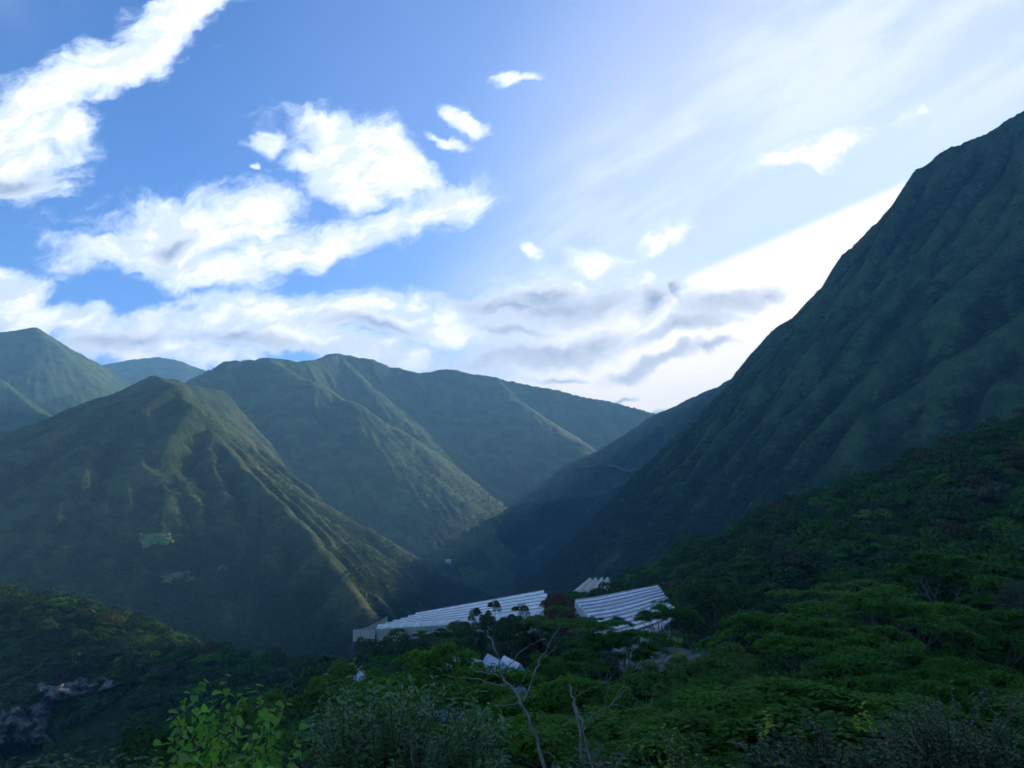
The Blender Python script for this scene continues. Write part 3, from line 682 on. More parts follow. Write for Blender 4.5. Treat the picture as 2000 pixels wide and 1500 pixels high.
def forest_points():
    # dense wood of the middle distance
    x, y = cand(52000, 125, 720); k = gid_name(x, y, 'ground', 'forest_spur', 'low_hill', 'great') & clear_of(x, y); x, y = x[k], y[k]
    r = np.hypot(x, y); k = RNG.random(len(x)) < np.clip(1.15 - r / 1600, 0.4, 1); x, y = x[k], y[k]
    keep = thin(x, y, 5.2); x, y = x[keep], y[keep]
    n = len(x); sc = (5.5 + 11.0 * RNG.random(n) ** 1.7) * (0.75 + 0.55 * vnoise(x / 60, y / 60, 77)); sc *= np.clip(1.25 - np.hypot(x, y) / 1500, 0.6, 1)
    # low under the sight line of the terraces
    px, py = project(x, y, height(x, y) + 4); win = (px > 640) & (px < 1360) & (py > 1120) & (np.hypot(x, y) < 200); sc[win] *= 0.55
    back = (px > 1020) & (px < 1360) & (py > 1090) & (np.hypot(x, y) > 190); sc[back] *= 0.75
    gap = (px > 640) & (px < 1110) & (np.hypot(x, y) > 195) & (np.hypot(x, y) < 420); sc[gap] *= 0.45
    cl = np.zeros(n, bool)
    for a, b, c, d in CLIFF_WIN: cl |= (px > a) & (px < b) & (py > c + 12) & (py < d + 40)
    sc[cl] *= 0.35
    idx = RNG.choice(9, n, p=[.14, .14, .14, .13, .09, .09, .19, .05, .03])
    z = height(x, y) - 0.3
    scatter('forest', 'dense dark green wood covering the bench and lower slopes around the greenhouses', np.c_[x, y, z], sc, idx, FAR, RNG)
    # trees and scrub on the steep mountain and the left hill, thick below, sparse above
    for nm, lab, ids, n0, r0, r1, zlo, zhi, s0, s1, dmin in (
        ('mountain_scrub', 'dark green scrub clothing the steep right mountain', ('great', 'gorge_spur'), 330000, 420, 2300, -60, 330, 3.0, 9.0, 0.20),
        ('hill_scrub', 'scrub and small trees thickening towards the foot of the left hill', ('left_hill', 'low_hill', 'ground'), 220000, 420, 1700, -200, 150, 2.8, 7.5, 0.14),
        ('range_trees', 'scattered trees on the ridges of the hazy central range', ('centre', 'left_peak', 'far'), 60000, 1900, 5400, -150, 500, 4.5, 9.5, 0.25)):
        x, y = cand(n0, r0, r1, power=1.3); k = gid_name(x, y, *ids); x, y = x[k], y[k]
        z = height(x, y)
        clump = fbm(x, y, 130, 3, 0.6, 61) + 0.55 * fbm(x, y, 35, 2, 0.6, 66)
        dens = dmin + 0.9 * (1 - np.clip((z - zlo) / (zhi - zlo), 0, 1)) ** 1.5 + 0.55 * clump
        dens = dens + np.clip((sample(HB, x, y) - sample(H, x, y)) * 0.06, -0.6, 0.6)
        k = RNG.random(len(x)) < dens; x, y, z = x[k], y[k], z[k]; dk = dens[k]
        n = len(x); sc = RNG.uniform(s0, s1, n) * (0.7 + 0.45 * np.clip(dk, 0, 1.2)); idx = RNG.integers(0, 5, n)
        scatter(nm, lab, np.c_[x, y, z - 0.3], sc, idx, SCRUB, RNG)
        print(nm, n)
forest_points()
print('forest', round(time.time() - T0, 1))
# ------------------------------------------------------------------ individual trees near the camera
UMB = [umbrella_proto(200 + i, ('umbrella_b', 'umbrella', 'umbrella_o', 'umbrella', 'umbrella_b')[i], 24000, (0.9, 1.15, 1.3, 1.0)[i % 4]) for i in range(5)]
BRD = [round_proto(220 + i, 'dark', 9000, (1.0, 1.15, 0.85)[i], 0.22) for i in range(3)]
RED = round_proto(230, 'red', 3600, 0.8, 0.3); YEL = round_proto(231, 'yellow', 1500, 0.7, 0.3); OLV = round_proto(232, 'olive', 4200, 0.85, 0.28)
ALT = BRD + [round_proto(240, 'far', 9000, 1.1, 0.22), round_proto(241, 'umbrella', 9000, 0.7, 0.2), OLV]
TREES = []
def tree(proto, x, y, hgt, wid, label, cat='tree', group=None, name='umbrella_tree', z=None):
    """a tree standing on the ground: crown and trunk are its parts"""
    if z is None: z = float(height(np.array([x]), np.array([y]))[0])
    e = bpy.data.objects.new(name, None); COL.objects.link(e); e.location = (x, y, z - 0.1); e.rotation_euler = (RNG.normal(0, 0.03), RNG.normal(0, 0.03), RNG.uniform(0, 6.28))
    e.scale = (wid, wid, hgt / 8.0); e.empty_display_size = 0.5
    e['label'] = label; e['category'] = cat
    if group: e['group'] = group
    for nm, me in (('crown', proto[0]), ('trunk', proto[1])): link(nm, me, e)
    TREES.append((x, y)); return e
def tree_px(proto, px, py, Y, wpx, label, name='umbrella_tree', unit=9.5, cat='tree', hmin=3.5, hmax=15):
    """place a tree by the pixel of its crown top, its distance and its width in pixels"""
    p = at(px, py, Y); g = float(height(np.array([p.x]), np.array([p.y]))[0]); h = min(max(p.z - g, hmin), hmax)
    return tree(proto, p.x, p.y, h, wpx / F * Y / unit, label, cat, None, name)
U, B = UMB, BRD
tree_px(U[0], 850, 1278, 58, 330, 'broad bright green flat-topped tree below the row of tent-like greenhouses')
tree_px(U[2], 690, 1300, 62, 240, 'flat-topped tree between the silvery shrub and the left greenhouse')
tree_px(U[4], 1080, 1338, 46, 330, 'flat-topped bright green tree behind the tall bare branching tree')
tree_px(U[1], 1270, 1335, 52, 300, 'flat-topped tree behind the pair of bare pale trunks')
tree_px(U[3], 1400, 1352, 50, 220, 'flat-topped tree just below the near edge of the dark shade net')
tree_px(U[2], 1450, 1262, 75, 230, 'flat-topped tree at the right end of the dark shade net')
tree_px(U[0], 1590, 1185, 84, 280, 'tall pale green umbrella tree with visible limbs right of the shade net')
tree_px(U[4], 1760, 1150, 100, 250, 'flat-topped tree above the tall pale green umbrella tree on the right slope')
tree_px(U[1], 1720, 1255, 66, 300, 'wide umbrella tree in the middle of the right slope')
tree_px(U[3], 1920, 1200, 78, 290, 'wide umbrella tree at the right edge of the picture')
tree_px(U[0], 1880, 1300, 56, 270, 'flat-topped tree above the yellow-flecked shrub at lower right')
tree_px(U[2], 1640, 1105, 120, 240, 'umbrella tree with a long level crown on the right slope')
tree_px(U[3], 1850, 1085, 118, 240, 'flat-topped tree high on the right slope near the picture edge')
tree_px(U[1], 1232, 1214, 118, 140, 'dark flat-topped tree in front of the white greenhouse wall')
tree_px(U[3], 1175, 1228, 108, 150, 'flat-topped tree below the left corner of the striped greenhouse roof')
tree_px(U[4], 1315, 1178, 140, 110, 'thin spreading tree at the right end of the striped greenhouse roof')
tree_px(U[2], 1105, 1190, 142, 130, 'flat-topped tree between the two large greenhouse roofs')
tree_px(B[0], 932, 1183, 150, 52, 'tall dark round-crowned tree against the front of the long left greenhouse', 'broadleaf_tree', 6.0)
tree_px(B[1], 968, 1192, 146, 48, 'dark tree second in the clump before the long left greenhouse', 'broadleaf_tree', 6.0)
tree_px(B[2], 995, 1195, 140, 64, 'dark tree at the right of the clump before the long left greenhouse', 'broadleaf_tree', 6.0)
tree_px(RED, 1090, 1146, 160, 78, 'dark red-leaved tree between the two large greenhouse roofs', 'red_tree', 6.0)
tree_px(RED, 705, 1237, 246, 22, 'small red bush at the left end of the long greenhouse', 'red_bush', 6.0, 'bush', 2.0)
tree_px(YEL, 1324, 1200, 122, 22, 'slim yellow-flowering tree beside the right end of the striped greenhouse', 'yellow_tree', 5.0)
tree_px(B[1], 1395, 1135, 150, 120, 'dark broad tree right of the striped greenhouse roof', 'broadleaf_tree', 6.0)
tree_px(B[0], 1460, 1155, 130, 110, 'dark tree behind the far end of the shade net', 'broadleaf_tree', 6.0)
tree_px(OLV, 1530, 1040, 210, 70, 'greyish tree on the lower right slope above the umbrella trees', 'grey_tree', 6.0)
tree_px(OLV, 1745, 925, 300, 60, 'pale feathery tree on the crest of the wooded spur', 'grey_tree', 6.0)
tree_px(OLV, 1985, 1120, 100, 80, 'pale grey-green tree cut by the right edge of the picture', 'grey_tree', 6.0)
tree_px(B[2], 330, 1352, 26, 200, 'dark round bush left of the bright large-leaved shrub', 'broadleaf_tree', 6.0, 'bush', 2.5)
tree_px(B[0], 1440, 1312, 36, 120, 'dark glossy tree rising at lower right of the shade net', 'broadleaf_tree', 6.0)
tree_px(B[1], 1540, 1330, 34, 150, 'dark glossy tree under the tall pale green umbrella tree', 'broadleaf_tree', 6.0)
for k, (px, py, Y, w) in enumerate(((720, 1262, 215, 46), (748, 1258, 205, 44), (778, 1256, 196, 50), (808, 1250, 188, 46), (838, 1248, 180, 52), (868, 1246, 172, 50), (900, 1240, 165, 50), (1015, 1196, 150, 66), (1046, 1202, 150, 60))):
    tree_px(B[k % 3], px, py, Y, w, ('dark tree number %s from the left in the row below the long greenhouse wall' % ('one', 'two', 'three', 'four', 'five', 'six', 'seven')[k]) if k < 7 else ('dark tree below the right end of the long greenhouse roof, ' + ('left one' if k == 7 else 'right one')), 'broadleaf_tree', 6.0)
for k, (px, py, Y, w) in enumerate(((800, 1284, 88, 120), (892, 1284, 86, 110), (942, 1297, 80, 90), (1060, 1290, 88, 130), (745, 1318, 84, 110), (660, 1285, 110, 90), (1000, 1322, 70, 110))):
    tree_px(U[k % 5], px, py, Y, w, 'small flat-topped tree ' + ('left of', 'below the middle of', 'below the big white peak of', 'right of', 'in front of the lone left tent of', 'far left of', 'under the white right end of')[k] + ' the peaked greenhouse row')
tree_px(B[2], 1340, 1190, 138, 74, 'dark bush-like tree hiding the right end wall of the striped greenhouse', 'broadleaf_tree', 6.0)
NEXPL = len(TREES)
LMK = [(880, 1215, 'the long left greenhouse'), (1230, 1175, 'the striped greenhouse roof'), (1310, 1270, 'the dark shade net'), (940, 1290, 'the peaked greenhouse row'), (1020, 1370, 'the tall bare tree'), (1150, 1400, 'the bare trunk pair'), (780, 1400, 'the silvery shrub'),
       (440, 1390, 'the bright large-leaved shrub'), (1860, 1420, 'the glossy corner shrub'), (1590, 1470, 'the dark lime-flecked shrub'), (1590, 1200, 'the tall pale umbrella tree'), (1985, 1150, 'the right picture edge'), (1324, 1215, 'the yellow-flowering tree'), (200, 1345, 'the pale cliff band'), (1745, 1060, 'the level-crowned umbrella tree'), (560, 1310, 'the end of the low wooded hill'), (1720, 1300, 'the wide mid-slope umbrella tree'), (1440, 1290, 'the net-side umbrella tree'), (1930, 1280, 'the yellow-flecked corner tree')]
def near_woods():
    x, y = cand(9000, 24, 150); k = clear_of(x, y); x, y = x[k], y[k]
    z = height(x, y); r = np.hypot(x, y)
    px, py = project(x, y, z + 5)
    k = (px > -60) & (px < 2060) & (py < 1475); x, y, z, r, px, py = (a[k] for a in (x, y, z, r, px, py))
    # keep what the camera can see: no ground in between above the sight line
    ok = np.ones(len(x), bool)
    for t in np.linspace(0.15, 0.9, 16): ok &= height(x * t, y * t) < (z + 6) * t + 0.5
    x, y, z, r, px, py = (a[ok] for a in (x, y, z, r, px, py))
    ex = np.array(TREES); k = np.array([((ex - (a, b)) ** 2).sum(1).min() > 9 for a, b in zip(x, y)]); x, y, z, r, px, py = (a[k] for a in (x, y, z, r, px, py))
    k = ~((px > 1205) & (px < 1425) & (py > 1205) & (py < 1330) & (r < 128)); x, y, z, r, px, py = (a[k] for a in (x, y, z, r, px, py))
    keep = thin(x, y, 6.6); x, y, z, r, px, py = (a[keep] for a in (x, y, z, r, px, py))
    od = np.argsort(r)[:225]
    for i in od:
        low = 640 < px[i] < 1420 and r[i] > 40
        um = RNG.random() < 0.58; pr = UMB[RNG.integers(5)] if um else ALT[RNG.integers(len(ALT))]
        h = RNG.uniform(4.2, 9.5) * (0.62 if low else 1.0) * (0.75 if r[i] < 40 else 1)
        kind = 'flat-topped green tree' if um else 'bushy round-crowned tree'
        lx, ly, lm = min(LMK, key=lambda t: (t[0] - px[i]) ** 2 + (t[1] - py[i]) ** 2 * 2.5); ddx, ddy = px[i] - lx, (py[i] - ly) * 1.6
        rel = ('right of' if ddx > 0 else 'left of') if abs(ddx) > abs(ddy) else ('below' if ddy > 0 else 'above')
        dist = 'close ' if math.hypot(ddx, ddy) < 70 else ''
        where = dist + rel + ' ' + lm; size = 'tall ' if h > 6.8 else ('low ' if h < 4.6 else 'medium ')
        tree(pr, x[i], y[i], h, (RNG.uniform(0.9, 1.75) if um else RNG.uniform(0.7, 1.3)) * (0.75 if low else 1) * (0.75 if r[i] < 45 else 1), size + kind + ' ' + where, 'tree', kind.replace('tree', 'trees') + ' ' + rel + ' ' + lm, 'umbrella_tree' if um else 'broadleaf_tree', z[i])
    # look-alikes with one label: tell them apart by their order
    same = {}
    for o in COL.objects:
        if o.parent is None and o.get('category') == 'tree': same.setdefault(o['label'], []).append(o)
    ORD = ['leftmost', 'second from left', 'third from left', 'fourth from left', 'fifth from left', 'sixth from left', 'seventh from left', 'eighth from left']
    for lab, lst in same.items():
        if 1 < len(lst) <= 8:
            lst.sort(key=lambda o: project(o.location.x, o.location.y, o.location.z + 4)[0])
            for k_, o in enumerate(lst): o['label'] = lab + ', ' + ('rightmost' if k_ == len(lst) - 1 else ORD[k_])
    print('near trees', len(od), 'of', len(x), 'r max', r[od].max())
near_woods()
print('trees', round(time.time() - T0, 1))
# ------------------------------------------------------------------ greenhouses and other works
def film_mat(name, col, col2, rough=0.45, trans=0.25, scale=0.4):
    m = bpy.data.materials.new(name); m.use_nodes = True; g = NT(m.node_tree); g.n.clear()
    out = g.new('ShaderNodeOutputMaterial'); geo = g.new('ShaderNodeNewGeometry')
    n = g.noise(geo.outputs['Position'], scale, 5, 0.65).outputs[0]; n2 = g.noise(geo.outputs['Position'], scale * 9, 3, 0.6).outputs[0]
    c = g.mix(g.remap(g.math('ADD', g.math('MULTIPLY', n, 0.7), g.math('MULTIPLY', n2, 0.3)), 0.36, 0.64), c4(*col2), c4(*col))
    pb = g.new('ShaderNodeBsdfPrincipled'); g.l.new(c, pb.inputs['Base Color']); pb.inputs['Roughness'].default_value = rough; pb.inputs['Specular IOR Level'].default_value = 0.45
    bp = g.new('ShaderNodeBump'); bp.inputs['Strength'].default_value = 0.35; bp.inputs['Distance'].default_value = 0.05; g.l.new(n2, bp.inputs['Height']); g.l.new(bp.outputs[0], pb.inputs['Normal'])
    tr = g.new('ShaderNodeBsdfTranslucent'); g.l.new(c, tr.inputs['Color'])
    mx = g.new('ShaderNodeMixShader'); mx.inputs[0].default_value = trans
    g.l.new(pb.outputs[0], mx.inputs[1]); g.l.new(tr.outputs[0], mx.inputs[2]); g.l.new(mx.outputs[0], out.inputs['Surface'])
    return m
def plain_mat(name, col, col2, rough=0.8, scale=2.0):
    m, g, b = new_mat(name); geo = g.new('ShaderNodeNewGeometry')
    n = g.noise(geo.outputs['Position'], scale, 5, 0.65).outputs[0]
    g.l.new(g.mix(g.remap(n, 0.35, 0.65), c4(*col), c4(*col2)), b.inputs['Base Color']); b.inputs['Roughness'].default_value = rough
    return m
FILM = film_mat('white_plastic_film', (0.93, 0.91, 0.87), (0.66, 0.66, 0.62), 0.4, 0.12, 0.25)
FILM2 = film_mat('dusty_plastic_film', (0.82, 0.81, 0.77), (0.54, 0.54, 0.50), 0.45, 0.15, 0.35)
FILM_Y = film_mat('aged_plastic_film', (0.82, 0.80, 0.70), (0.66, 0.63, 0.52))
FILM_B = film_mat('bluish_plastic_film', (0.52, 0.60, 0.68), (0.38, 0.45, 0.52))
NETTING = film_mat('pale_insect_netting', (0.42, 0.42, 0.34), (0.32, 0.33, 0.27), 0.9, 0.35, 0.8)
VENT = plain_mat('vent_netting', (0.40, 0.41, 0.41), (0.54, 0.55, 0.54), 0.9)
GALV = plain_mat('galvanised_steel', (0.12, 0.13, 0.13), (0.20, 0.20, 0.20), 0.5)
WOODP = plain_mat('weathered_post', (0.10, 0.085, 0.07), (0.20, 0.18, 0.15), 0.9)
def empty(name, loc, label, cat, group=None):
    e = bpy.data.objects.new(name, None); COL.objects.link(e); e.location = loc; e['label'] = label; e['category'] = cat
    if group: e['group'] = group
    e.empty_display_size = 1; return e
def part(name, V, Q, mat, parent, smooth=True, **props):
    """mesh in world coordinates as a part of `parent`"""
    V = np.array(V, float) - np.array(parent.location)
    return link(name, mesh_from(name, V, np.array(Q), mat, smooth), parent, **props)
def hz(x, y): return float(height(np.array([float(x)]), np.array([float(y)]))[0])
def grid_quads(nu, nv): return np.array([(i * nv + j, (i + 1) * nv + j, (i + 1) * nv + j + 1, i * nv + j + 1) for i in range(nu - 1) for j in range(nv - 1)])
def span_section(w, rise, vent):
    """cross-section of one span from gutter to gutter: arch with an open ridge step"""
    pts = []
    for t in np.linspace(0, 0.415, 6): pts.append((t * w, (rise - vent) * math.sin(t / 0.415 * math.pi / 2) ** 0.8))
    for t in np.linspace(0.42, 1.0, 7): pts.append((t * w, rise * math.cos((t - 0.42) / 0.58 * math.pi / 2) ** 0.8))
    return pts
def greenhouse(name, label, FL, FR, BR, BL, n, rise, vent, mat, step=0.0, wall='netting', seg=26, post_gap=3.4, back=False, ends=True, wallmat=None, over=0.4, hoop=True):
    FL, FR, BR, BL = (np.array(v) for v in (FL, FR, BR, BL))
    g = empty(name, (FL + FR) / 2 - np.array((0, 0, 4)), label, 'greenhouse')
    rng = np.random.default_rng(len(name) * 7 + n)
    def edge(i, t, s):
        w = -0.35 * math.sin(math.pi * t) - 0.4 * math.sin(math.pi * i) + 0.10 * math.sin(t * 7 + i * 4) 
        return (FL + (BL - FL) * i) * (1 - t) + (FR + (BR - FR) * i) * t + np.array((0, 0, w if n > 4 else 0.0))
    for k in range(n):
        t0 = step * k; t1 = 1.0 - 0.02 * rng.random(); spm = mat if (mat is not FILM or rng.random() < 0.6) else FILM2
        V = []
        secs = span_section(1.0, rise, vent)
        for a in range(seg):
            t = t0 + (t1 - t0) * a / (seg - 1)
            p, q = edge(k / n, t, 0), edge((k + 1) / n, t, 0)
            sagf = 0.06 * math.sin(a * math.pi / 1.0 * 0.5) ** 2 + rng.normal(0, 0.025)
            for (u, h) in secs:
                V.append(p + (q - p) * u + np.array((0, 0, h - sagf * math.sin(u * math.pi))))
        nq = len(secs); gq = grid_quads(seg, nq); vq = gq[(gq[:, 0] % nq) == 5]
        sp_ = part('roof_span', V, gq[(gq[:, 0] % nq) != 5], spm, g); part('ridge_vent', V, vq, VENT, g).parent = sp_
        if ends:
            for a, tt in ((0, t0), (seg - 1, t1)):
                p, q = edge(k / n, tt, 0), edge((k + 1) / n, tt, 0)
                top = [np.array(V[a * len(secs) + j]) for j in range(len(secs))]
                V2 = []; 
                for u_, c in zip([s[0] for s in secs], top): V2.append(c); V2.append(np.array((c[0], c[1], hz(c[0], c[1]) - 0.2)))
                part('end_wall', V2, [(2 * j, 2 * j + 1, 2 * j + 3, 2 * j + 2) for j in range(len(secs) - 1)], wallmat or mat, g, False)
        if hoop:      # ridge pipe
            rp = [np.array(V[a * len(secs) + 6]) + (0, 0, 0.03) for a in range(0, seg, 5)] + [np.array(V[(seg - 1) * len(secs) + 6]) + (0, 0, 0.03)]
            v, q = tube(rp, [0.05] * len(rp), 4); part('ridge_pipe', v, q, GALV, g).parent = sp_
    # gutters and posts along the front
    L = np.linalg.norm(FR - FL); m = max(2, int(L / post_gap)); pm = None
    for a in range(m + 1):
        c = edge(0, a / m, 0); gz = hz(c[0], c[1])
        if c[2] - gz < 0.6: continue
        d = (FL - BL); d[2] = 0; d /= np.linalg.norm(d) + 1e-9; c = c + d * 0.35
        v, q = tube([(c[0], c[1], gz - 0.3), (c[0], c[1], c[2] + over + rng.normal(0, 0.12))], [0.07, 0.06], 5); part('post', v, q, GALV, g)
        if wall and a < m:
            e = edge(0, (a + 1) / m, 0) + d * 0.25; c2 = c - d * 0.1; ge = hz(e[0], e[1])
            h0, h1 = c2[2] - gz, e[2] - ge; nv = 5; V = []
            for s in np.linspace(0, 1, 5):
                b = c2 + (e - c2) * s; gb = gz + (ge - gz) * s
                for r in np.linspace(0, 1, nv): V.append((b[0] + d[0] * 0.12 * math.sin(r * 3.1) * rng.uniform(0.3, 1.3), b[1] + d[1] * 0.12 * math.sin(r * 3.1), gb - 0.2 + (b[2] + 0.05 - gb + 0.2) * (0.28 + 0.72 * r)))
            part('side_panel', V, grid_quads(5, nv), NETTING if wall == 'netting' else mat, g)
            V = [(c2[0], c2[1], gz - 0.3), (e[0], e[1], ge - 0.3), (e[0], e[1], ge + (e[2] - ge) * 0.27), (c2[0], c2[1], gz + (c2[2] - gz) * 0.27)]
            part('skirt_panel', V, [(0, 1, 2, 3)], FILM_B, g, False)
    return g
ga = greenhouse('greenhouse', 'long white plastic greenhouse stepping down to the left with a netted post wall', at(735, 1229, 255), at(1070, 1202, 165), at(1070, 1156, 214), at(775, 1207, 291), 6, 1.5, 0.16, FILM, 0.035, 'netting')
gb_ = greenhouse('greenhouse', 'large greenhouse with many parallel white roof ridges right of the red-leaved tree', at(1199, 1263, 134), at(1332, 1209, 150), at(1287, 1146, 222), at(1122, 1176, 204), 11, 1.3, 0.30, FILM, 0.0, 'film')
gc_ = greenhouse('greenhouse', 'small cream greenhouse of four arched tunnels behind the striped roof', at(1184, 1160, 262), at(1192, 1136, 330), at(1146, 1138, 325), at(1113, 1166, 256), 4, 2.3, 0.1, FILM_Y, 0.0, 'film', 14, 6.0)
def tent(px, py, Y, wpx, hpx, depth, yaw, label, mat):
    """small peaked tunnel: pointed gable towards the camera, film roof running back"""
    p = at(px, py, Y); p = p - Vector((0, 0, 0.9)); w = wpx / F * Y / 2 * 0.78; h = max(hpx / F * Y, 0.5) * 0.8
    base = hz(p.x, p.y); e = empty('tent_greenhouse', (p.x, p.y, min(base, p.z - h)), label, 'greenhouse')
    ax = np.array((math.cos(yaw), math.sin(yaw), 0)); bx = np.array((-math.sin(yaw), math.cos(yaw), 0)); pk = np.array(p)
    prof = [(-w * 1.02, -h), (-w, -h * 0.62), (-w * 0.55, -h * 0.24), (-w * 0.12, -0.02 * h), (0, 0), (w * 0.12, -0.02 * h), (w * 0.55, -h * 0.24), (w, -h * 0.62), (w * 1.02, -h)]
    prof = [(-w * 1.03, min(base, p.z - h) - p.z - 0.3)] + prof + [(w * 1.03, min(base, p.z - h) - p.z - 0.3)]
    V = []
    for k in range(9):
        for (u, z) in prof: V.append(pk + ax * u + bx * (depth * k / 8) + np.array((0, 0, z - 0.05 * abs(math.sin(k * 1.57)))))
    part('roof', V, grid_quads(9, len(prof)), mat, e)
    V = [pk + ax * u + np.array((0, 0, z)) - bx * 0.02 for (u, z) in prof]; c = len(V); V.append(np.array((pk[0], pk[1], V[0][2])))
    bm = [(i, i + 1, c, c) for i in range(c - 1)]
    V3 = np.array(V); me = bpy.data.meshes.new('gable'); me.from_pydata([tuple(v - np.array(e.location)) for v in V3], [], [(i, i + 1, c) for i in range(c - 1)]); me.materials.append(FILM_B); link('gable', me, e)
    v, q = tube([pk + (0, 0, 0.04), pk + bx * depth + (0, 0, 0.04)], [0.04, 0.04], 4); part('ridge_pipe', v, q, GALV, e)
    for s in (-1, 1):
        c0 = pk + ax * w * s - bx * 0.06; v, q = tube([(c0[0], c0[1], min(base, p.z - h) - 0.3), (c0[0], c0[1], pk[2] - h * 0.6)], [0.04, 0.04], 5); part('post', v, q, GALV, e)
tent(864, 1272, 118, 30, 26, 6, 0.55, 'bluish tent-like greenhouse farthest left of the peaked row behind the bright tree', FILM_B)
tent(894, 1274, 116, 30, 26, 6, 0.55, 'bluish tent-like greenhouse second from the left in the peaked row', FILM_B)
tent(923, 1278, 114, 28, 26, 6, 0.55, 'bluish tent-like greenhouse third from the left in the peaked row', FILM_B)
tent(957, 1285, 108, 28, 36, 6, 0.5, 'tent-like greenhouse half hidden left of the big white peaked one', FILM_B)
tent(982, 1279, 102, 34, 44, 6, 0.4, 'big pale tent-like greenhouse behind the bare branches', FILM_B)
tent(1016, 1283, 102, 34, 44, 6, 0.4, 'white tent-like greenhouse at the right end of the peaked row', FILM)
tent(712, 1306, 112, 34, 30, 5, 0.4, 'lone bluish tent-like greenhouse showing between trees above the silvery shrub', FILM_B)
# dark shade net over a terrace
def shade_net():
    ring = [at(1200, 1272, 131), at(1424, 1234, 155), at(1436, 1250, 144), at(1322, 1312, 117), at(1212, 1306, 119)]
    c = [np.array(v) for v in ring]; e = empty('shade_net', tuple(np.mean(c, 0) - (0, 0, 4)), 'dark grey shade net stretched over a terrace below the striped greenhouse', 'shade net')
    a, b, d, q4, f = c; nu, nv = 46, 30; V = []
    for i in range(nu):
        s = i / (nu - 1); top = a + (b - a) * s
        bot = f + (q4 - f) * (s / 0.5) if s < 0.5 else q4 + (d - q4) * ((s - 0.5) / 0.5)
        for j in range(nv):
            t = j / (nv - 1); p = top + (bot - top) * t
            sag = -0.55 * abs(math.sin(s * math.pi * 9)) * abs(math.sin(t * math.pi * 4)) - 0.8 * (max(0, abs(2 * s - 1) - 0.86) + max(0, abs(2 * t - 1) - 0.8)) * 6 * float(vnoise(np.array([s * 22.0]), np.array([t * 14.0]), 8)[0]) + 0.5 * float(vnoise(np.array([s * 14.0]), np.array([t * 6.0]), 5)[0])
            V.append(p + np.array((0, 0, sag)))
    m, g, bs = new_mat('dark_net'); geo = g.new('ShaderNodeNewGeometry'); mp = g.new('ShaderNodeMapping'); g.l.new(geo.outputs['Position'], mp.inputs[0]); mp.inputs['Scale'].default_value = (0.1, 0.45, 0.3); mp.inputs['Rotation'].default_value = (0, 0, 0.5)
    n = g.noise(mp.outputs[0], 1.2, 5, 0.6).outputs[0]
    g.l.new(g.mix(g.remap(n, 0.35, 0.65), c4(0.10, 0.105, 0.10), c4(0.17, 0.165, 0.145)), bs.inputs['Base Color']); bs.inputs['Roughness'].default_value = 0.9
    part('net', V, grid_quads(nu, nv), m, e)
    for i in range(0, nu, 5):
        for j in (0, 10, 20, 29):
            p = V[i * nv + j]; gz = hz(p[0], p[1])
            if p[2] - gz > 0.5: v, q = tube([(p[0], p[1], gz - 0.3), (p[0], p[1], p[2] + 0.25)], [0.06, 0.05], 5); part('post', v, q, WOODP, e)
shade_net()
# fences of thin stakes behind the long greenhouse and round its left end
def fence(label, P, n, h, netting=None, rng=np.random.default_rng(3)):
    P = [np.array(p) for p in P]; L = [0]
    for a, b in zip(P[:-1], P[1:]): L.append(L[-1] + np.linalg.norm(b - a))
    def pos(s): return np.array([np.interp(s * L[-1], L, [p[k] for p in P]) for k in range(3)])
    e = empty('fence', tuple(P[0] - (0, 0, h)), label, 'fence'); prev = None
    for i in range(n):
        c = pos(i / (n - 1)); gz = max(min(hz(c[0], c[1]), c[2] - 0.8), c[2] - h - 1.0)
        t = c + (rng.normal(0, 0.05), 0, rng.normal(0, 0.12)); v, q = tube([(c[0], c[1], min(hz(c[0], c[1]), gz) - 0.2), tuple(t)], [0.085, 0.07], 5); part('post', v, q, WOODP, e)
        if prev is not None and netting:
            V = []
            for s in np.linspace(0, 1, 4):
                for r in np.linspace(0.1, 0.97, 4): b = prev[0] + (c - prev[0]) * s; gg = prev[1] + (gz - prev[1]) * s; V.append((b[0], b[1], gg + (b[2] - gg) * r))
            part('net_panel', V, grid_quads(4, 4), netting, e)
        prev = (c, gz)
    for f in (0.35, 0.8):
        w = []
        for i in range(n): c = pos(i / (n - 1)); gz = min(hz(c[0], c[1]), c[2] - 0.8); w.append((c[0], c[1], gz + (c[2] - gz) * f))
        v, q = tube(w, [0.025] * len(w), 4); part('wire', v, q, GALV, e)
fence('row of thin grey stakes along the back of the long greenhouse', [at(1062, 1146, 232), at(1000, 1157, 250), at(930, 1176, 270), at(880, 1190, 285)], 34, 3.0)
fence('yellowish netted fence closing the left end of the long greenhouse', [at(690, 1229, 262), at(712, 1226, 275), at(735, 1215, 288), at(757, 1203, 300)], 11, 4, NETTING)
fence('whitish netted corner fence at the near left tip of the long greenhouse', [at(690, 1229, 262), at(712, 1231, 256), at(733, 1228, 253)], 6, 3.4, NETTING)
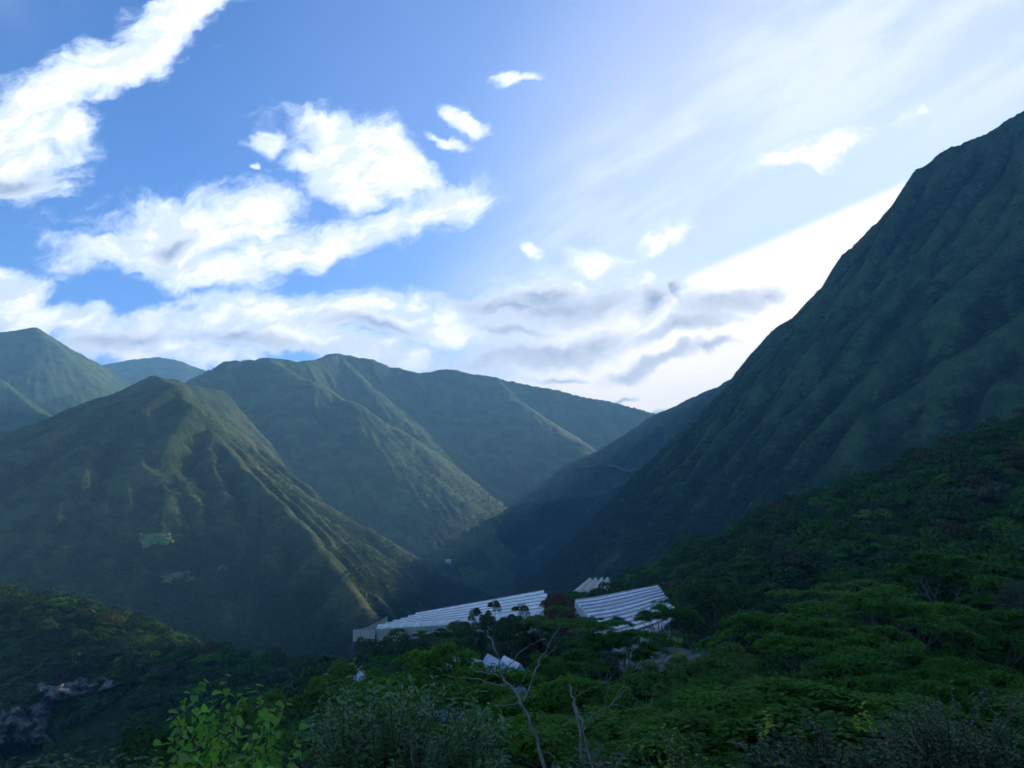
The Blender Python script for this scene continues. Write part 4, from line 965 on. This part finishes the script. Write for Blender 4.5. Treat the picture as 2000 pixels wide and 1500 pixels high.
# small house on the far valley floor, shed behind the long greenhouse
def house(label, px, py, Y, w, d, h, yaw, wallm, roofm):
    p = at(px, py, Y); z = hz(p.x, p.y); p = Vector((p.x, p.y, z)); e = empty('house', tuple(p), label, 'house')
    ax = np.array((math.cos(yaw), math.sin(yaw), 0)); bx = np.array((-math.sin(yaw), math.cos(yaw), 0)); o = np.array(p)
    c = [o + ax * w / 2 * sx + bx * d / 2 * sy for sx, sy in ((-1, -1), (1, -1), (1, 1), (-1, 1))]
    V = [q - (0, 0, 3) for q in c] + [q + (0, 0, h) for q in c]
    part('wall', V, [(0, 1, 5, 4), (1, 2, 6, 5), (2, 3, 7, 6), (3, 0, 4, 7)], wallm, e, False)
    r = [o + ax * (w / 2 + 0.5) * sx + bx * (d / 2 + 0.5) * sy + (0, 0, h) for sx, sy in ((-1, -1), (1, -1), (1, 1), (-1, 1))]
    k = [o + ax * (w / 2 + 0.5) * sx + (0, 0, h + d * 0.28) for sx in (-1, 1)]
    part('roof', r + k, [(0, 1, 5, 4), (2, 3, 4, 5)], roofm, e, False)
    return e
WHITEW = plain_mat('white_wash', (0.62, 0.64, 0.66), (0.75, 0.76, 0.76)); TIN = plain_mat('tin_roof', (0.45, 0.48, 0.50), (0.60, 0.62, 0.63), 0.5); RUST = plain_mat('rusty_roof', (0.20, 0.10, 0.07), (0.28, 0.16, 0.11))
_Y = march(875, 1098, lambda x, y: height(x, y), 900, 5000) or 2000
house('tiny pale house on the floor of the far gorge', 875, 1098, _Y, 16, 9, 5, 0.15, WHITEW, TIN)
house('small shed with a rusty roof behind the long greenhouse', 868, 1184, 292, 6, 4, 3.2, 0.4, WHITEW, RUST)
# patches laid over the slopes: fields, cliffs, road
def drape(name, label, corners, nu, nv, mat, lift, rough=0.0, y0=150, seed=1, kind='structure', ragged=False):
    """quad (px corners tl, tr, br, bl) laid on the hillside"""
    tl, tr, br, bl = (np.array(c, float) for c in corners); P = []; hf = lambda x, y: height(x, y)
    for i in range(nu):
        for j in range(nv):
            s, t = i / (nu - 1), j / (nv - 1)
            q = (tl * (1 - s) + tr * s) * (1 - t) + (bl * (1 - s) + br * s) * t
            q = q + (np.array([vnoise(np.array([s * 6.0]), np.array([t * 6.0]), seed)[0], vnoise(np.array([s * 6.0]), np.array([t * 6.0]), seed + 9)[0]]) - 0.5) * 16 * min(1, 4 * min(s, 1 - s, t, 1 - t) + 0.6)
            Y = march(q[0], q[1], hf, y0, 5000, 420) or 1500.0
            P.append((q[0], q[1], Y))
    P = np.array(P); YY = P[:, 2].reshape(nu, nv); med = np.median(YY); YY = np.clip(YY, med * 0.8, med * 1.25)
    for _ in range(2): Z = np.pad(YY, 1, 'edge'); YY = (Z[:-2, 1:-1] + Z[2:, 1:-1] + Z[1:-1, :-2] + Z[1:-1, 2:] + 2 * YY) / 6
    V = []
    for i in range(nu):
        for j in range(nv):
            q = P[i * nv + j]; s, t = i / (nu - 1), j / (nv - 1); k = min(1, 8 * min(s, 1 - s, t, 1 - t))
            Y = YY[i, j]; n = float(fbm(np.array([q[0]]), np.array([q[1]]), 22, 4, 0.6, seed)[0])
            p = at(q[0], q[1], Y * (1 - (lift + rough * n) * k + 0.006 * (1 - k))); V.append(tuple(p))
    gq = grid_quads(nu, nv)
    if ragged:
        c = np.array([[i / (nu - 1), j / (nv - 1)] for i in range(nu) for j in range(nv)]); nz = fbm(c[:, 0] * 60, c[:, 1] * 30, 14, 4, 0.6, seed + 70)
        ed = np.minimum(np.minimum(c[:, 0], 1 - c[:, 0]) * 2.2, np.minimum(c[:, 1], 1 - c[:, 1]) * 2.0); gq = gq[(nz + ed * 1.6 - 0.28)[gq].mean(1) > 0]
    return link(name, mesh_from(name, np.array(V), gq, mat, rough == 0), kind=kind, label=label)
GRASSF = plain_mat('pasture', (0.085, 0.165, 0.035), (0.11, 0.19, 0.042), 0.95, 0.05); DRYF = plain_mat('dry_field', (0.13, 0.15, 0.05), (0.16, 0.165, 0.06), 0.95, 0.05)
drape('field', 'light green pasture clearing on the left hill', [(262, 1046), (338, 1040), (356, 1060), (268, 1069)], 40, 20, GRASSF, 0.005, y0=400, ragged=True)
drape('field', 'dry yellowish clearing below the green pasture on the left hill', [(302, 1122), (372, 1116), (394, 1134), (312, 1139)], 40, 20, DRYF, 0.005, y0=400, seed=5, ragged=True)
drape('field', 'small brownish clearing right of the dry one on the left hill', [(418, 1104), (446, 1104), (452, 1112), (424, 1113)], 8, 5, DRYF, 0.005, y0=400, seed=8)
def rock_mat(name, a, b_):
    m, g, bs = new_mat(name); geo = g.new('ShaderNodeNewGeometry'); mp = g.new('ShaderNodeMapping'); g.l.new(geo.outputs['Position'], mp.inputs[0]); mp.inputs['Scale'].default_value = (1, 1, 1.8)
    n = g.noise(mp.outputs[0], 0.16, 7, 0.7, 0.6).outputs[0]; n2 = g.noise(mp.outputs[0], 0.9, 5, 0.7).outputs[0]
    c = g.mix(g.remap(n, 0.38, 0.6), c4(*a), c4(*b_)); c = g.mix(g.remap(n2, 0.52, 0.62), c, c4(0.03, 0.045, 0.02))
    g.l.new(c, bs.inputs['Base Color']); bs.inputs['Roughness'].default_value = 0.95
    bp = g.new('ShaderNodeBump'); bp.inputs['Strength'].default_value = 0.9; bp.inputs['Distance'].default_value = 1.2; g.l.new(n2, bp.inputs['Height']); g.l.new(bp.outputs[0], bs.inputs['Normal'])
    return m
PALE = rock_mat('pale_cliff_rock', (0.07, 0.072, 0.058), (0.30, 0.30, 0.26)); GREYR = rock_mat('grey_cliff_rock', (0.05, 0.05, 0.038), (0.17, 0.165, 0.13))
drape('cliff', 'pale cliff band under the wooded hill at lower left', [(60, 1338), (190, 1318), (275, 1338), (60, 1378)], 60, 26, PALE, 0.025, 0.045, y0=200, seed=3, ragged=True)
drape('cliff', 'grey rock face at the left edge below the pale cliff', [(-60, 1372), (110, 1366), (105, 1460), (-60, 1470)], 50, 36, GREYR, 0.025, 0.045, y0=200, seed=4, ragged=True)
ROADM = plain_mat('road_cut', (0.20, 0.19, 0.18), (0.32, 0.31, 0.29), 0.9, 0.05)
drape('road', 'thin road cut across the dark spur', [(1112, 910), (1248, 916), (1248, 920), (1112, 915)], 30, 3, ROADM, 0.008, y0=1500, seed=6)
print('works', round(time.time() - T0, 1))
# ------------------------------------------------------------------ foreground plants
LEAF_BRIGHT = leaf_mat('bright_heart_leaf', (0.065, 0.21, 0.020), (0.17, 0.37, 0.030), 0.45, 0.45)
LEAF_SILVER = leaf_mat('silvery_leaf', (0.038, 0.125, 0.030), (0.090, 0.215, 0.055), 0.3, 0.7)
LEAF_GLOSS = leaf_mat('glossy_dark_leaf', (0.018, 0.060, 0.014), (0.045, 0.105, 0.024), 0.3, 0.45)
LEAF_LIME = leaf_mat('new_lime_leaf', (0.20, 0.31, 0.025), (0.34, 0.38, 0.035), 0.5, 0.4)
TWIG = bark_mat('twig_bark', (0.05, 0.04, 0.03), (0.12, 0.10, 0.08), 12)
def leaf_shape(kind):
    """unit leaf: base at the origin, tip at +x, folded along the midrib and drooping"""
    if kind == 'heart': half = [(-0.06, 0.16), (0.05, 0.36), (0.28, 0.42), (0.55, 0.32), (0.80, 0.15), (1.0, 0.0)]
    else: half = [(0.0, 0.02), (0.2, 0.13), (0.45, 0.19), (0.7, 0.14), (0.9, 0.05), (1.0, 0.0)]
    V = []; n = len(half)
    for x, y in half: V.append((x, 0, -0.18 * max(x, 0) ** 2 - 0.02))
    for x, y in half[:-1]: V.append((x, y, 0.14 * y - 0.18 * max(x, 0) ** 2 + 0.03))
    for x, y in half[:-1]: V.append((x, -y, 0.14 * y - 0.18 * max(x, 0) ** 2 + 0.03))
    Fc = []
    for i in range(n - 2):
        Fc += [(i, i + 1, n + i + 1, n + i), (i + 1, i, 2 * n - 1 + i, 2 * n + i)]
    Fc += [(n - 2, n - 1, 2 * n - 2, 2 * n - 2), (n - 1, n - 2, 3 * n - 3, 3 * n - 3)]
    return np.array(V), Fc
def leaf_mesh(name, kind, mat):
    V, Fc = leaf_shape(kind); me = bpy.data.meshes.new(name); me.from_pydata([tuple(v) for v in V], [], [tuple(dict.fromkeys(f)) for f in Fc])
    for p in me.polygons: p.use_smooth = True
    me.materials.append(mat); return me
def leaves_joined(name, kind, mat, M):
    """many leaves joined: M is a list of 4x4 matrices"""
    V, Fc = leaf_shape(kind); A = np.array(M); n = len(A)
    W = np.einsum('nij,vj->nvi', A[:, :3, :3], V) + A[:, None, :3, 3]
    tri = []
    for f in Fc:
        f = list(dict.fromkeys(f)); tri.append((f[0], f[1], f[2]))
        if len(f) == 4: tri.append((f[0], f[2], f[3]))
    tri = np.array(tri); Q = (tri[None] + (np.arange(n) * len(V))[:, None, None]).reshape(-1, 3)
    return mesh_from(name, W.reshape(-1, 3), Q, mat)
def leaf_matrix(pos, direc, up, L, W=1.0):
    x = Vector(direc).normalized(); z = Vector(up); z = (z - x * z.dot(x)).normalized(); y = z.cross(x)
    m = Matrix(((x.x * L, y.x * L * W, z.x * L, pos[0]), (x.y * L, y.y * L * W, z.y * L, pos[1]), (x.z * L, y.z * L * W, z.z * L, pos[2]), (0, 0, 0, 1)))
    return m
def shrub(name, label, tips, root, leaf_kind, mat, L0, L1, per, singles, rng, droop=0.3, along=0.5, stem_r=0.012, wid=1.0, cat='shrub', lime=0, side=0.9):
    """woody shrub: stems from a root to the tips (world points), leaves along each stem's outer part"""
    e = empty(name, tuple(root), label, cat); ro = np.array(root); mats = []; woods = []
    for tip in tips:
        tip = np.array(tip); pl = bend(ro + rng.normal(0, 0.10, 3) * (1, 1, 0), tip, 8, 0.10, rng, 0.025)
        woods.append(tube(pl, np.linspace(stem_r, stem_r * 0.25, 8), 5))
        for k in range(per):
            s = 1 - along * (k / per) ** 0.8; f = s * 7; i = min(int(f), 6); p = pl[i] + (pl[i + 1] - pl[i]) * (f - i)
            d = pl[i + 1] - pl[i]; d /= np.linalg.norm(d) + 1e-9
            a = k * 2.4 + rng.uniform(-0.5, 0.5); side_v = np.array((math.cos(a), math.sin(a), 0)); dr = d * (0.35 + 0.4 * (k < 2)) + side_v * side + np.array((0, 0, -droop)) + rng.normal(0, 0.18, 3)
            mats.append(leaf_matrix(p, dr, np.array((0, 0, 1.0)) + rng.normal(0, 0.35, 3), rng.uniform(L0, L1), wid * rng.uniform(0.85, 1.15)))
    v, q = join(woods); part('stem', v, q, TWIG, e)
    inv = Matrix.Translation(-Vector(e.location))
    mats.sort(key=lambda m: m.translation.y); one = leaf_mesh('leaf', leaf_kind, mat)
    limem = leaf_mesh('leaf', leaf_kind, LEAF_LIME) if lime else None
    for i, m in enumerate(mats[:singles]):
        o = link('leaf', limem if (lime and rng.random() < lime) else one, e); o.matrix_local = inv @ m
    if len(mats) > singles: link('foliage', leaves_joined('foliage', leaf_kind, mat, [inv @ m for m in mats[singles:]]), e, kind='stuff')
    return e
def tips_in(rng, n, cx, cy, hw, hh, Y0, Y1, top_bias=0.7):
    out = []
    while len(out) < n:
        u, v = rng.uniform(-1, 1, 2)
        if u * u + v * v > 1: continue
        out.append(at(cx + u * hw, cy + v * hh, rng.uniform(Y0, Y1)))
    return out
_r = np.random.default_rng(42)
# bright heart-leaved shrub
A_t = [at(*q) for q in ((440, 1318, 4.1), (415, 1355, 3.9), (360, 1352, 4.2), (395, 1380, 3.7), (500, 1338, 4.0), (478, 1345, 4.4), (540, 1372, 4.1), (560, 1375, 4.4), (520, 1400, 3.8), (345, 1400, 4.0), (330, 1440, 4.2), (460, 1400, 4.3), (430, 1430, 3.8), (500, 1440, 3.9), (380, 1450, 3.6), (545, 1470, 4.0), (310, 1480, 4.1), (460, 1480, 3.6), (400, 1330, 4.6), (470, 1370, 4.7), (350, 1480, 3.5), (520, 1500, 3.7), (420, 1500, 3.5), (300, 1450, 4.4), (330, 1390, 4.5), (585, 1420, 4.3), (575, 1470, 4.1), (480, 1420, 3.6), (370, 1420, 4.4), (440, 1450, 4.6), (530, 1440, 4.5), (410, 1400, 4.5))]
shrub('large_leaved_shrub', 'bright yellow-green large-leaved shrub at lower left', A_t, (-1.75, 4.3, hz(-1.75, 4.3)), 'heart', LEAF_BRIGHT, 0.032, 0.066, 42, 300, _r, 0.75, 0.50, 0.010, 1.0)
# silvery small-leaved shrub
B_t = tips_in(_r, 230, 790, 1440, 215, 125, 5.6, 7.0) + [at(690, 1292, 6.2), at(675, 1310, 6.0), at(640, 1312, 6.3), at(702, 1325, 6.1), at(820, 1348, 6.2), at(840, 1362, 6.4), at(760, 1345, 6.0), at(940, 1390, 6.3), at(975, 1410, 6.2)]
shrub('silvery_shrub', 'silvery green shrub with slender glossy leaves at bottom centre', B_t, (-1.0, 6.6, hz(-1.0, 6.6)), 'lance', LEAF_SILVER, 0.045, 0.085, 36, 300, _r, 0.1, 0.35, 0.012, 1.1, side=0.8)
# shrubs along the bottom right
C_t = tips_in(_r, 150, 1880, 1450, 190, 120, 7.0, 9.0)
shrub('glossy_shrub', 'dense glossy shrub with tiny leaves in the lower right corner', C_t, (5.2, 8.4, hz(5.2, 8.4)), 'lance', LEAF_GLOSS, 0.04, 0.075, 40, 300, _r, 0.2, 0.40, 0.012, 1.5)
D_t = tips_in(_r, 95, 1590, 1480, 180, 90, 6.5, 8.0)
shrub('dark_shrub', 'dark shrub with a few lime new leaves at bottom right of centre', D_t, (3.2, 7.4, hz(3.2, 7.4)), 'lance', LEAF_GLOSS, 0.045, 0.085, 34, 300, _r, 0.3, 0.42, 0.012, 1.6, lime=0.05)
E_t = [at(1497, 1385, 6.4), at(1500, 1405, 6.5), at(1494, 1420, 6.4)]
shrub('lime_sprig', 'lime yellow sprig standing out of the dark shrub left side', E_t, (2.4, 6.6, hz(2.4, 6.6)), 'lance', LEAF_LIME, 0.035, 0.06, 9, 40, _r, 0.3, 0.12, 0.006, 1.6, 'sprig')
E_t = [at(1684, 1378, 6.8), at(1676, 1396, 6.9), at(1692, 1400, 6.8), at(1664, 1404, 6.8)]
shrub('lime_sprig', 'lime yellow sprig standing out of the dark shrub right side', E_t, (3.6, 7.0, hz(3.6, 7.0)), 'lance', LEAF_LIME, 0.035, 0.065, 9, 40, _r, 0.3, 0.12, 0.006, 1.6, 'sprig')
G_t = tips_in(_r, 40, 1300, 1475, 95, 60, 6.0, 7.4)
shrub('twiggy_shrub', 'thin twiggy shrub with sparse yellowish leaves at the foot of the bare trunks', G_t, (1.55, 6.8, hz(1.55, 6.8)), 'lance', LEAF_LIME, 0.025, 0.05, 5, 200, _r, 0.2, 0.5, 0.008, 1.5)
H_t = tips_in(_r, 70, 150, 1520, 170, 60, 9.0, 12.0)
shrub('dark_bush', 'dark leafy bush filling the bottom left corner', H_t, (-6.8, 11.0, hz(-6.8, 11.0)), 'lance', LEAF_GLOSS, 0.10, 0.18, 22, 200, _r, 0.3, 0.42, 0.014, 1.6)
I_t = tips_in(_r, 60, 1180, 1520, 120, 60, 9.0, 11.0)
shrub('dark_bush', 'dark leafy bush below the bare trunks at the bottom edge', I_t, (1.6, 10.4, hz(1.6, 10.4)), 'lance', LEAF_GLOSS, 0.10, 0.16, 22, 200, _r, 0.3, 0.42, 0.014, 1.6)
# bare trees and twigs: branches given by pixels, depth and thickness in pixels
def bare(name, label, Y, branches, root_px, cat='dead tree', mat=DEADWOOD):
    b0 = branches[0][0][0]; base = at(*root_px, Y); e = empty(name, (base.x, base.y, hz(base.x, base.y)), label, cat)
    for k, (pts, w0, w1, dy) in enumerate(branches):
        P = [np.array(at(px, py, Y + dy * i / max(1, len(pts) - 1))) for i, (px, py) in enumerate(pts)]
        # resample with slight knobbiness
        S = []; 
        for a, b in zip(P[:-1], P[1:]):
            for s in (0, 0.34, 0.67): S.append(a + (b - a) * s)
        S.append(P[-1]); S = np.array(S); n = len(S); S[1:-1] += _r.normal(0, 0.0011 * Y, (n - 2, 3))
        r = np.linspace(w0, w1, n) / F * Y / 2 * 0.46 * (1 + _r.normal(0, 0.07, n))
        v, q = tube(S, r, 7); part('trunk' if k == 0 else 'branch', v, q, mat, e)
    return e
bare('bare_tree', 'tall bare grey tree with spreading forked branches at bottom centre', 9.0, [
 ([(1110, 1640), (1064, 1500), (1044, 1441), (1023, 1382), (1009, 1354), (985, 1329), (978, 1315)], 15, 7, 0.4),
 ([(978, 1315), (975, 1290), (960, 1249), (952, 1238), (953, 1224)], 6, 4, 0.5), ([(1022, 1368), (1044, 1315), (1055, 1291), (1072, 1263), (1099, 1216)], 7, 2.5, 0.8), ([(1060, 1287), (1078, 1272), (1090, 1261)], 3.5, 1.5, 0.3),
 ([(990, 1336), (950, 1333), (915, 1322), (880, 1322), (841, 1301)], 6, 2, -0.8), ([(878, 1321), (868, 1294)], 3, 1.2, -0.2), ([(975, 1322), (940, 1312), (915, 1303)], 4, 1.5, 0.6), ([(980, 1319), (988, 1308), (1013, 1279), (1034, 1263), (1065, 1247)], 5, 2, -0.5),
 ([(1013, 1371), (985, 1380), (971, 1371), (957, 1359)], 4, 1.5, -0.6), ([(1008, 1362), (990, 1366), (974, 1382)], 3, 1.5, 0.4), ([(1057, 1468), (1072, 1469), (1081, 1480), (1082, 1500)], 4, 3, -0.3), ([(1046, 1440), (1053, 1410)], 3, 1.5, 0.2), ([(1010, 1352), (1028, 1310), (1034, 1300)], 2.5, 1, 0.3), ([(995, 1310), (998, 1285), (1001, 1272)], 2.5, 1, 0.2)], (1110, 1500))
bare('bare_tree', 'pale bare trunk pair with a curved twiggy branch right of the tall bare tree', 8.0, [
 ([(1150, 1620), (1139, 1500), (1125, 1396), (1121, 1368), (1114, 1343), (1108, 1326)], 12, 6, 0.2), ([(1165, 1600), (1156, 1500), (1141, 1427), (1130, 1396), (1122, 1372)], 10, 6, 0.3),
 ([(1142, 1424), (1153, 1399), (1177, 1385), (1193, 1377), (1209, 1354), (1219, 1329)], 6, 2, 0.6), ([(1193, 1377), (1240, 1384), (1265, 1384), (1272, 1370), (1279, 1347)], 3.5, 1.2, 0.5), ([(1183, 1381), (1181, 1364), (1191, 1333)], 3.5, 1.3, -0.3), ([(1202, 1367), (1216, 1356), (1230, 1340)], 3, 1.2, 0.3),
 ([(1123, 1372), (1125, 1350), (1127, 1329)], 4, 1.5, -0.2), ([(1127, 1360), (1132, 1354), (1153, 1345), (1181, 1333), (1204, 1314)], 3, 1.2, 0.7)], (1150, 1500))
bare('dry_twig', 'long thin dry twig arching in at the left edge', 5.0, [([(-160, 1420), (-60, 1366), (0, 1340), (45, 1322), (75, 1303), (97, 1280)], 4, 1.5, 0.4)], (-160, 1500), 'twig')
bare('dead_stalk', 'thick brown dry stem standing inside the silvery shrub', 5.6, [([(800, 1600), (806, 1500), (804, 1440), (806, 1408)], 9, 7, 0.1), ([(806, 1440), (835, 1470), (870, 1500)], 4, 2, -0.2)], (800, 1500), 'stem', TWIG)
bare('dry_twig', 'straight pale dry twig leaning in the glossy shrub at lower right', 7.2, [([(1800, 1470), (1775, 1420), (1757, 1388)], 3, 2, 0.2), ([(1790, 1450), (1740, 1430), (1715, 1400)], 2.5, 1.2, 0.3)], (1800, 1500), 'twig')
bare('dry_twig', 'slanting thin dry twig left of the twiggy shrub', 6.4, [([(1200, 1500), (1240, 1455), (1270, 1428)], 2.5, 1.2, 0.2), ([(1305, 1520), (1306, 1470), (1308, 1430)], 4, 2, 0.1)], (1200, 1500), 'twig')
print('foreground', round(time.time() - T0, 1))
# ------------------------------------------------------------------ the air: pale even haze in a closed box round the whole place
def build_haze():
    zmax = float(TV[:, 2].max()) + 60; zmin = float(TV[:, 2].min()) - 5
    bm = bmesh.new(); bmesh.ops.create_cube(bm, size=1.0)
    for v in bm.verts: v.co = Vector((v.co.x * 15000, v.co.y * 15000, zmin if v.co.z < 0 else zmax))
    me = bpy.data.meshes.new('haze'); bm.to_mesh(me); bm.free()
    m = bpy.data.materials.new('haze_air'); m.use_nodes = True; nt = m.node_tree; nt.nodes.clear()
    out = nt.nodes.new('ShaderNodeOutputMaterial'); pv = nt.nodes.new('ShaderNodeVolumePrincipled')
    pv.inputs['Color'].default_value = (0.32, 0.64, 1.0, 1); pv.inputs['Density'].default_value = HAZE; pv.inputs['Anisotropy'].default_value = 0.0
    nt.links.new(pv.outputs[0], out.inputs['Volume'])
    me.materials.append(m)
    link('haze', me, kind='stuff', label='thin bluish haze filling the whole valley')
HAZE = 0.00012
build_haze()
print('script done', round(time.time() - T0, 1), 's')
